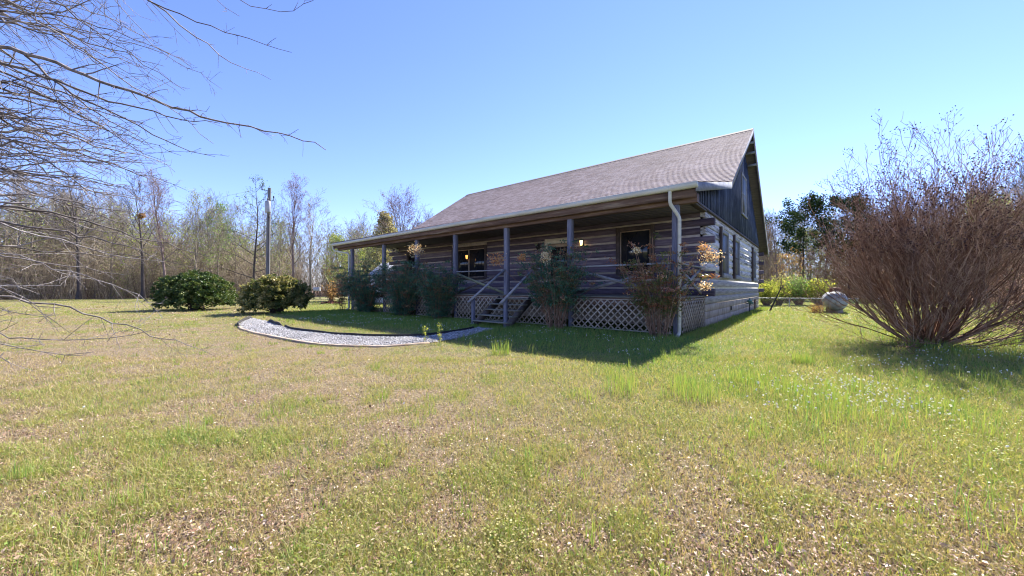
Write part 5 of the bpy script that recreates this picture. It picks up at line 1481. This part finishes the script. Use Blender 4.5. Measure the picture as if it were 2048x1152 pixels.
# white bundle on the porch behind the shrubs
mb = MB(); rng = np.random.default_rng(15)
prof = [(.001, .0), (.30, .0), (.36, .10), (.34, .22), (.25, .30), (.10, .33), (.001, .33)]
mb.lathe(prof, 22); o = mb.build('white_bag', M['white'], smooth=True)
V = np.array([v.co[:] for v in o.data.vertices]); nz_ = 1 + .35 * (fbm(V[:, 0] * 7 + 3, V[:, 1] * 7 + V[:, 2] * 6, 2) - .5) * 2
for v, k in zip(o.data.vertices, nz_): v.co = (v.co[0] * k, v.co[1] * k * .7, v.co[2] * (.7 + .3 * k))
q = world_uv(10.75, .45); o.location = (q[0], q[1], FLOOR + .005); o.rotation_euler = (0, 0, HA)
tag(o, 'crumpled white bag lying on the porch floor behind the nandinas', 'bag')

# ------------------------------------------------------------------ lawn: blades, clumps, dead leaves, flowers
def under_house(x, y):
    u, v = uv_of(x, y)
    return (u > -.12) & (u < 17.9) & (v > -.08) & (v < 18.2)
def wedge(rng, n, y0, y1, m=.12, pad=1.5):
    Y = np.exp(rng.uniform(math.log(y0), math.log(y1), n)); X = rng.uniform(-1, 1, n) * (Y * (1024 / F + m) + pad)
    return X, Y
def clear(X, Y, path=True):
    ok = ~under_house(X, Y) & (wood_sd(X, Y) < .3)
    if path: ok &= ~in_poly(X, Y, PATHPOLY)
    return ok
def blades(mb, X, Y, h, w, lean, tint, rng, two=False):
    n = len(X); Z = gz(X, Y) - .004
    P = np.stack([X, Y, Z], 1); a = rng.uniform(0, 6.283, n)
    s = np.stack([np.cos(a), np.sin(a), np.zeros(n)], 1) * (w * .5)[:, None]
    b = rng.uniform(0, 6.283, n); L = np.stack([np.cos(b), np.sin(b), np.zeros(n)], 1) * (lean * h)[:, None]
    up = np.array([0, 0, 1.0])
    if not two:
        tip = P + up * h[:, None] + L
        V = np.stack([P - s, P + s, tip], 1); mb.add(V.reshape(-1, 3), np.arange(3 * n).reshape(n, 3), tint)
    else:
        mid = P + up * (h * .6)[:, None] + L * .35; tip = P + up * (h * .92)[:, None] + L
        V = np.stack([P - s, P + s, mid + s * .7, mid - s * .7, tip], 1); base = np.arange(n)[:, None] * 5
        off = V.reshape(-1, 3); n0 = mb.n
        mb.add(off, base + np.array([[0, 1, 2, 3]]), tint)
        mb.Fs.append(base + np.array([[3, 2, 4]]) + n0); mb.T.append(np.broadcast_to(tint, (n,)).copy())

def build_lawn():
    rng = np.random.default_rng(2024)
    # short turf
    mb = MB()
    for (n, y0, y1, two) in ((430000, 1.2, 7, True), (350000, 6.5, 42, False)):
        X, Y = wedge(rng, n, y0, y1); ok = clear(X, Y); X, Y = X[ok], Y[ok]
        l = lush(X, Y); keep = rng.random(len(X)) < .40 + .8 * l; X, Y, l = X[keep], Y[keep], l[keep]
        m = len(X); pat = fbm(X / .45, Y / .45, 44)
        h = (.018 + .028 * rng.random(m) + .050 * l * rng.random(m) + .02 * pat) * (1 + .25 * np.clip((Y - 8) / 20, 0, 1))
        w = np.maximum(.0035, .0009 * Y) * rng.uniform(.6, 1.5, m)
        u_, v_ = uv_of(X, Y); near = np.clip(1 - np.maximum(0, -v_ - 3.2) / 2.2, 0, 1) * ((v_ < 0) & (u_ > -1.5) & (u_ < 18))
        t = np.clip(.16 + .42 * l + .28 * (pat - .5) + rng.normal(0, .20, m) + .20 * near, 0, 1)
        dead = rng.random(m) < .22 * (1 - l) + .05; t[dead] = rng.random(dead.sum()) * .2
        blades(mb, X, Y, h, w, rng.uniform(.2, 1.3, m), t, rng, two)
    o = mb.build('lawn_grass', M['grass']); tag(o, 'short patchy lawn grass covering the yard', 'grass', kind='stuff')
    # broad-leaved weeds and clover in the lush part
    mb = MB()
    X, Y = wedge(rng, 230000, 1.2, 30); ok = clear(X, Y); X, Y = X[ok], Y[ok]
    l = lush(X, Y) * (.35 + 1.3 * fbm(X / .7, Y / .7, 73)); keep = rng.random(len(X)) < np.clip(l * 1.2 - .12, .05, 1); X, Y, l = X[keep], Y[keep], l[keep]; m = len(X)
    C = np.stack([X, Y, gz(X, Y) + rng.uniform(.008, .05, m) * (.5 + l)], 1)
    sz = np.maximum(.016, .0022 * Y) * rng.uniform(.6, 1.3, m)
    mb.leaves(C, np.concatenate([rng.normal(0, 1, (m, 2)), rng.normal(0, .35, (m, 1))], 1), norm(np.array([0, 0, 1.0]) + rng.normal(0, .45, (m, 3))), sz, sz * .75, np.clip(.42 + .3 * (fbm(X / .35, Y / .35, 75) - .5) + rng.normal(0, .13, m), 0, 1), .1)
    o = mb.build('clover', M['grass']); tag(o, 'low clover and broad-leaved weeds growing through the lawn', 'clover', kind='stuff')
    # dead leaves
    mb = MB()
    X, Y = wedge(rng, 225000, 1.2, 26); ok = clear(X, Y, False); X, Y = X[ok], Y[ok]
    l = lush(X, Y); cl = fbm(X / .6 + 3, Y / .6, 55); keep = rng.random(len(X)) < np.clip((1.15 - l * 1.1) * (cl * 2.6 - .45), .02, 1); X, Y = X[keep], Y[keep]; m = len(X)
    C = np.stack([X, Y, gz(X, Y) + rng.uniform(.008, .035, m)], 1)
    sz = np.maximum(.0145, .0022 * Y) * rng.lognormal(-.15, .36, m)
    mb.leaves(C, np.concatenate([rng.normal(0, 1, (m, 2)), rng.normal(0, .3, (m, 1))], 1), norm(np.array([0, 0, .9]) + rng.normal(0, .5, (m, 3))), sz * 1.25, sz * .55, np.clip(.47 + rng.normal(0, .27, m), 0, 1), .22)
    o = mb.build('leaf_litter', M['litter']); tag(o, 'dead tan and brown leaves littering the lawn', 'leaf litter', kind='stuff')
    # clumps of tall grass: seeds read from the photo plus scattered ones in the lush part
    mb = MB(); seeds = []
    for (x, y, r, n, h) in [(1240, 790, .22, 120, .34), (1255, 775, .15, 60, .3), (1390, 800, .28, 190, .36), (1365, 780, .2, 90, .3), (1530, 768, .42, 420, .17), (1605, 728, .16, 170, .26), (1480, 765, .2, 90, .2), (1490, 760, .2, 60, .26),
                             (1002, 708, .2, 110, .36), (1165, 800, .15, 40, .25), (1545, 790, .25, 70, .4), (1640, 800, .3, 90, .36), (1670, 830, .3, 80, .36), (1620, 850, .3, 60, .36), (1750, 850, .35, 60, .32), (1905, 850, .3, 70, .36), (1820, 690, .35, 170, .25), (1885, 700, .5, 260, .28), (1960, 715, .5, 200, .25), (1705, 780, .35, 70, .3),
                             (870, 668, .12, 40, .26), (1990, 1060, .3, 40, .3), (1730, 930, .25, 40, .26), (1510, 880, .2, 26, .24), (1200, 1080, .08, 24, .16), (250, 1130, .16, 50, .14), (85, 1090, .12, 30, .12), (560, 830, .2, 50, .12), (340, 760, .25, 80, .13), (925, 870, .2, 40, .12), (1075, 950, .1, 40, .12), (1415, 905, .15, 30, .16)]:
        g = on_ground(x, y); seeds.append((g[0], g[1], r, n, h))
    X, Y = wedge(rng, 5200, 1.8, 22); ok = clear(X, Y); X, Y = X[ok], Y[ok]; l = lush(X, Y); k = rng.random(len(X)) < np.clip((l - .55) * 1.2, 0, 1)
    for x, y in zip(X[k], Y[k]): seeds.append((x, y, rng.uniform(.03, .14), int(rng.integers(4, 16)), rng.uniform(.10, .26)))
    X, Y = wedge(rng, 1500, 1.4, 16); ok = clear(X, Y); X, Y = X[ok], Y[ok]; l = lush(X, Y); k = rng.random(len(X)) < np.clip((.75 - l), 0, .5)
    for x, y in zip(X[k], Y[k]): seeds.append((x, y, rng.uniform(.03, .13) * (1 + y / 20), int(rng.integers(14, 46)), rng.uniform(.05, .10)))
    for (x, y, r, n, h) in seeds:
        a = rng.uniform(0, 6.283, n); q = r * np.sqrt(rng.random(n)); X = x + q * np.cos(a); Y = y + q * np.sin(a)
        hh = h * rng.uniform(.45, 1.1, n); blades(mb, X, Y, hh, np.maximum(.0042, .0009 * Y) * rng.uniform(.8, 1.3, n), rng.uniform(.03, .35, n), np.clip(.66 + rng.normal(0, .12, n), 0, 1), rng, True)
    # longer shaded grass at the foot of the porch
    n = 26000; u = rng.uniform(-.6, 18.5, n); v = -.1 - rng.random(n) ** 1.3 * 3.6; P = ORG + u[:, None] * UX + v[:, None] * VX; X, Y = P[:, 0], P[:, 1]; ok = clear(X, Y); X, Y = X[ok], Y[ok]; n = len(X)
    blades(mb, X, Y, rng.uniform(.06, .17, n), np.maximum(.006, .0009 * Y), rng.uniform(.1, .7, n), np.clip(.74 + rng.normal(0, .11, n), 0, 1), rng, True)
    n = 5000; u = rng.uniform(-.75, -.15, n); v = rng.uniform(0, 18, n); P = ORG + u[:, None] * UX + v[:, None] * VX; X, Y = P[:, 0], P[:, 1]
    blades(mb, X, Y, rng.uniform(.05, .14, n), np.maximum(.006, .0009 * Y), rng.uniform(.1, .7, n), np.clip(.66 + rng.normal(0, .11, n), 0, 1), rng, True)
    o = mb.build('tall_grass', M['grass']); tag(o, 'taller unmown grass in clumps and along the porch', 'grass', kind='stuff')
    # flowers
    mb = MB(); FX = []; FY = []
    X, Y = wedge(rng, 20000, 2, 16); c = fbm(X / .9, Y / .9 + 8, 91); l = lush(X, Y)
    line = np.abs(Y - np.interp(X, [3, 4.2, 6, 9], [4.6, 4.4, 5.6, 7.0])) < .9
    k = (rng.random(len(X)) < np.where(line & (X > 2.6), .9, .006) * (l > .5) * np.clip(c * 2.6 - .8, 0, 1)) & clear(X, Y)
    FX.append(X[k]); FY.append(Y[k])
    n = 1500; u = rng.uniform(-.4, 14, n); v = rng.uniform(-4.4, -.8, n); P = ORG + u[:, None] * UX + v[:, None] * VX; c = fbm(P[:, 0] / .8, P[:, 1] / .8, 92); k = (c > .5) & clear(P[:, 0], P[:, 1]); FX.append(P[k, 0]); FY.append(P[k, 1])
    X = np.concatenate(FX); Y = np.concatenate(FY); m = len(X)
    C0 = np.stack([X, Y, gz(X, Y) + rng.uniform(.05, .11, m)], 1); t = rng.random(m)
    for j in range(3):
        mb.leaves(C0 + rng.normal(0, .004, (m, 3)), rng.normal(0, 1, (m, 3)), rng.normal(0, 1, (m, 3)), np.maximum(.02, .0022 * Y), np.maximum(.018, .0019 * Y), t)
    o = mb.build('small_flowers', M['flower']); tag(o, 'tiny white and mauve flowers dotted through the grass', 'flowers', kind='stuff')
build_lawn()
# two yellow-flowered weeds in the path
for (x, y, h, lab) in ((850, 684, .40, 'shorter yellow-flowering weed at the edge of the gravel path'), (879, 688, .50, 'taller yellow-flowering weed at the edge of the gravel path')):
    g = on_ground(x, y); rng = np.random.default_rng(int(x)); o = thing('flowering_weed', lab, 'weed', (g[0], g[1], 0), 0, 'yellow weeds beside the path')
    m = MB(); m.tube([(0, 0, -.03), (.01, 0, h * .5), (0, .01, h)], [.006, .005, .003], 5); m.build('stem', M['brace_green'], o)
    k = 70; z = rng.uniform(.05, h, k); C = np.stack([rng.normal(0, .035, k), rng.normal(0, .035, k), z], 1); lf = MB(); lf.leaves(C, rng.normal(0, 1, (k, 3)), rng.normal(0, 1, (k, 3)), .05, .022, rng.random(k)); lf.build('foliage', M['forsythia'], o)
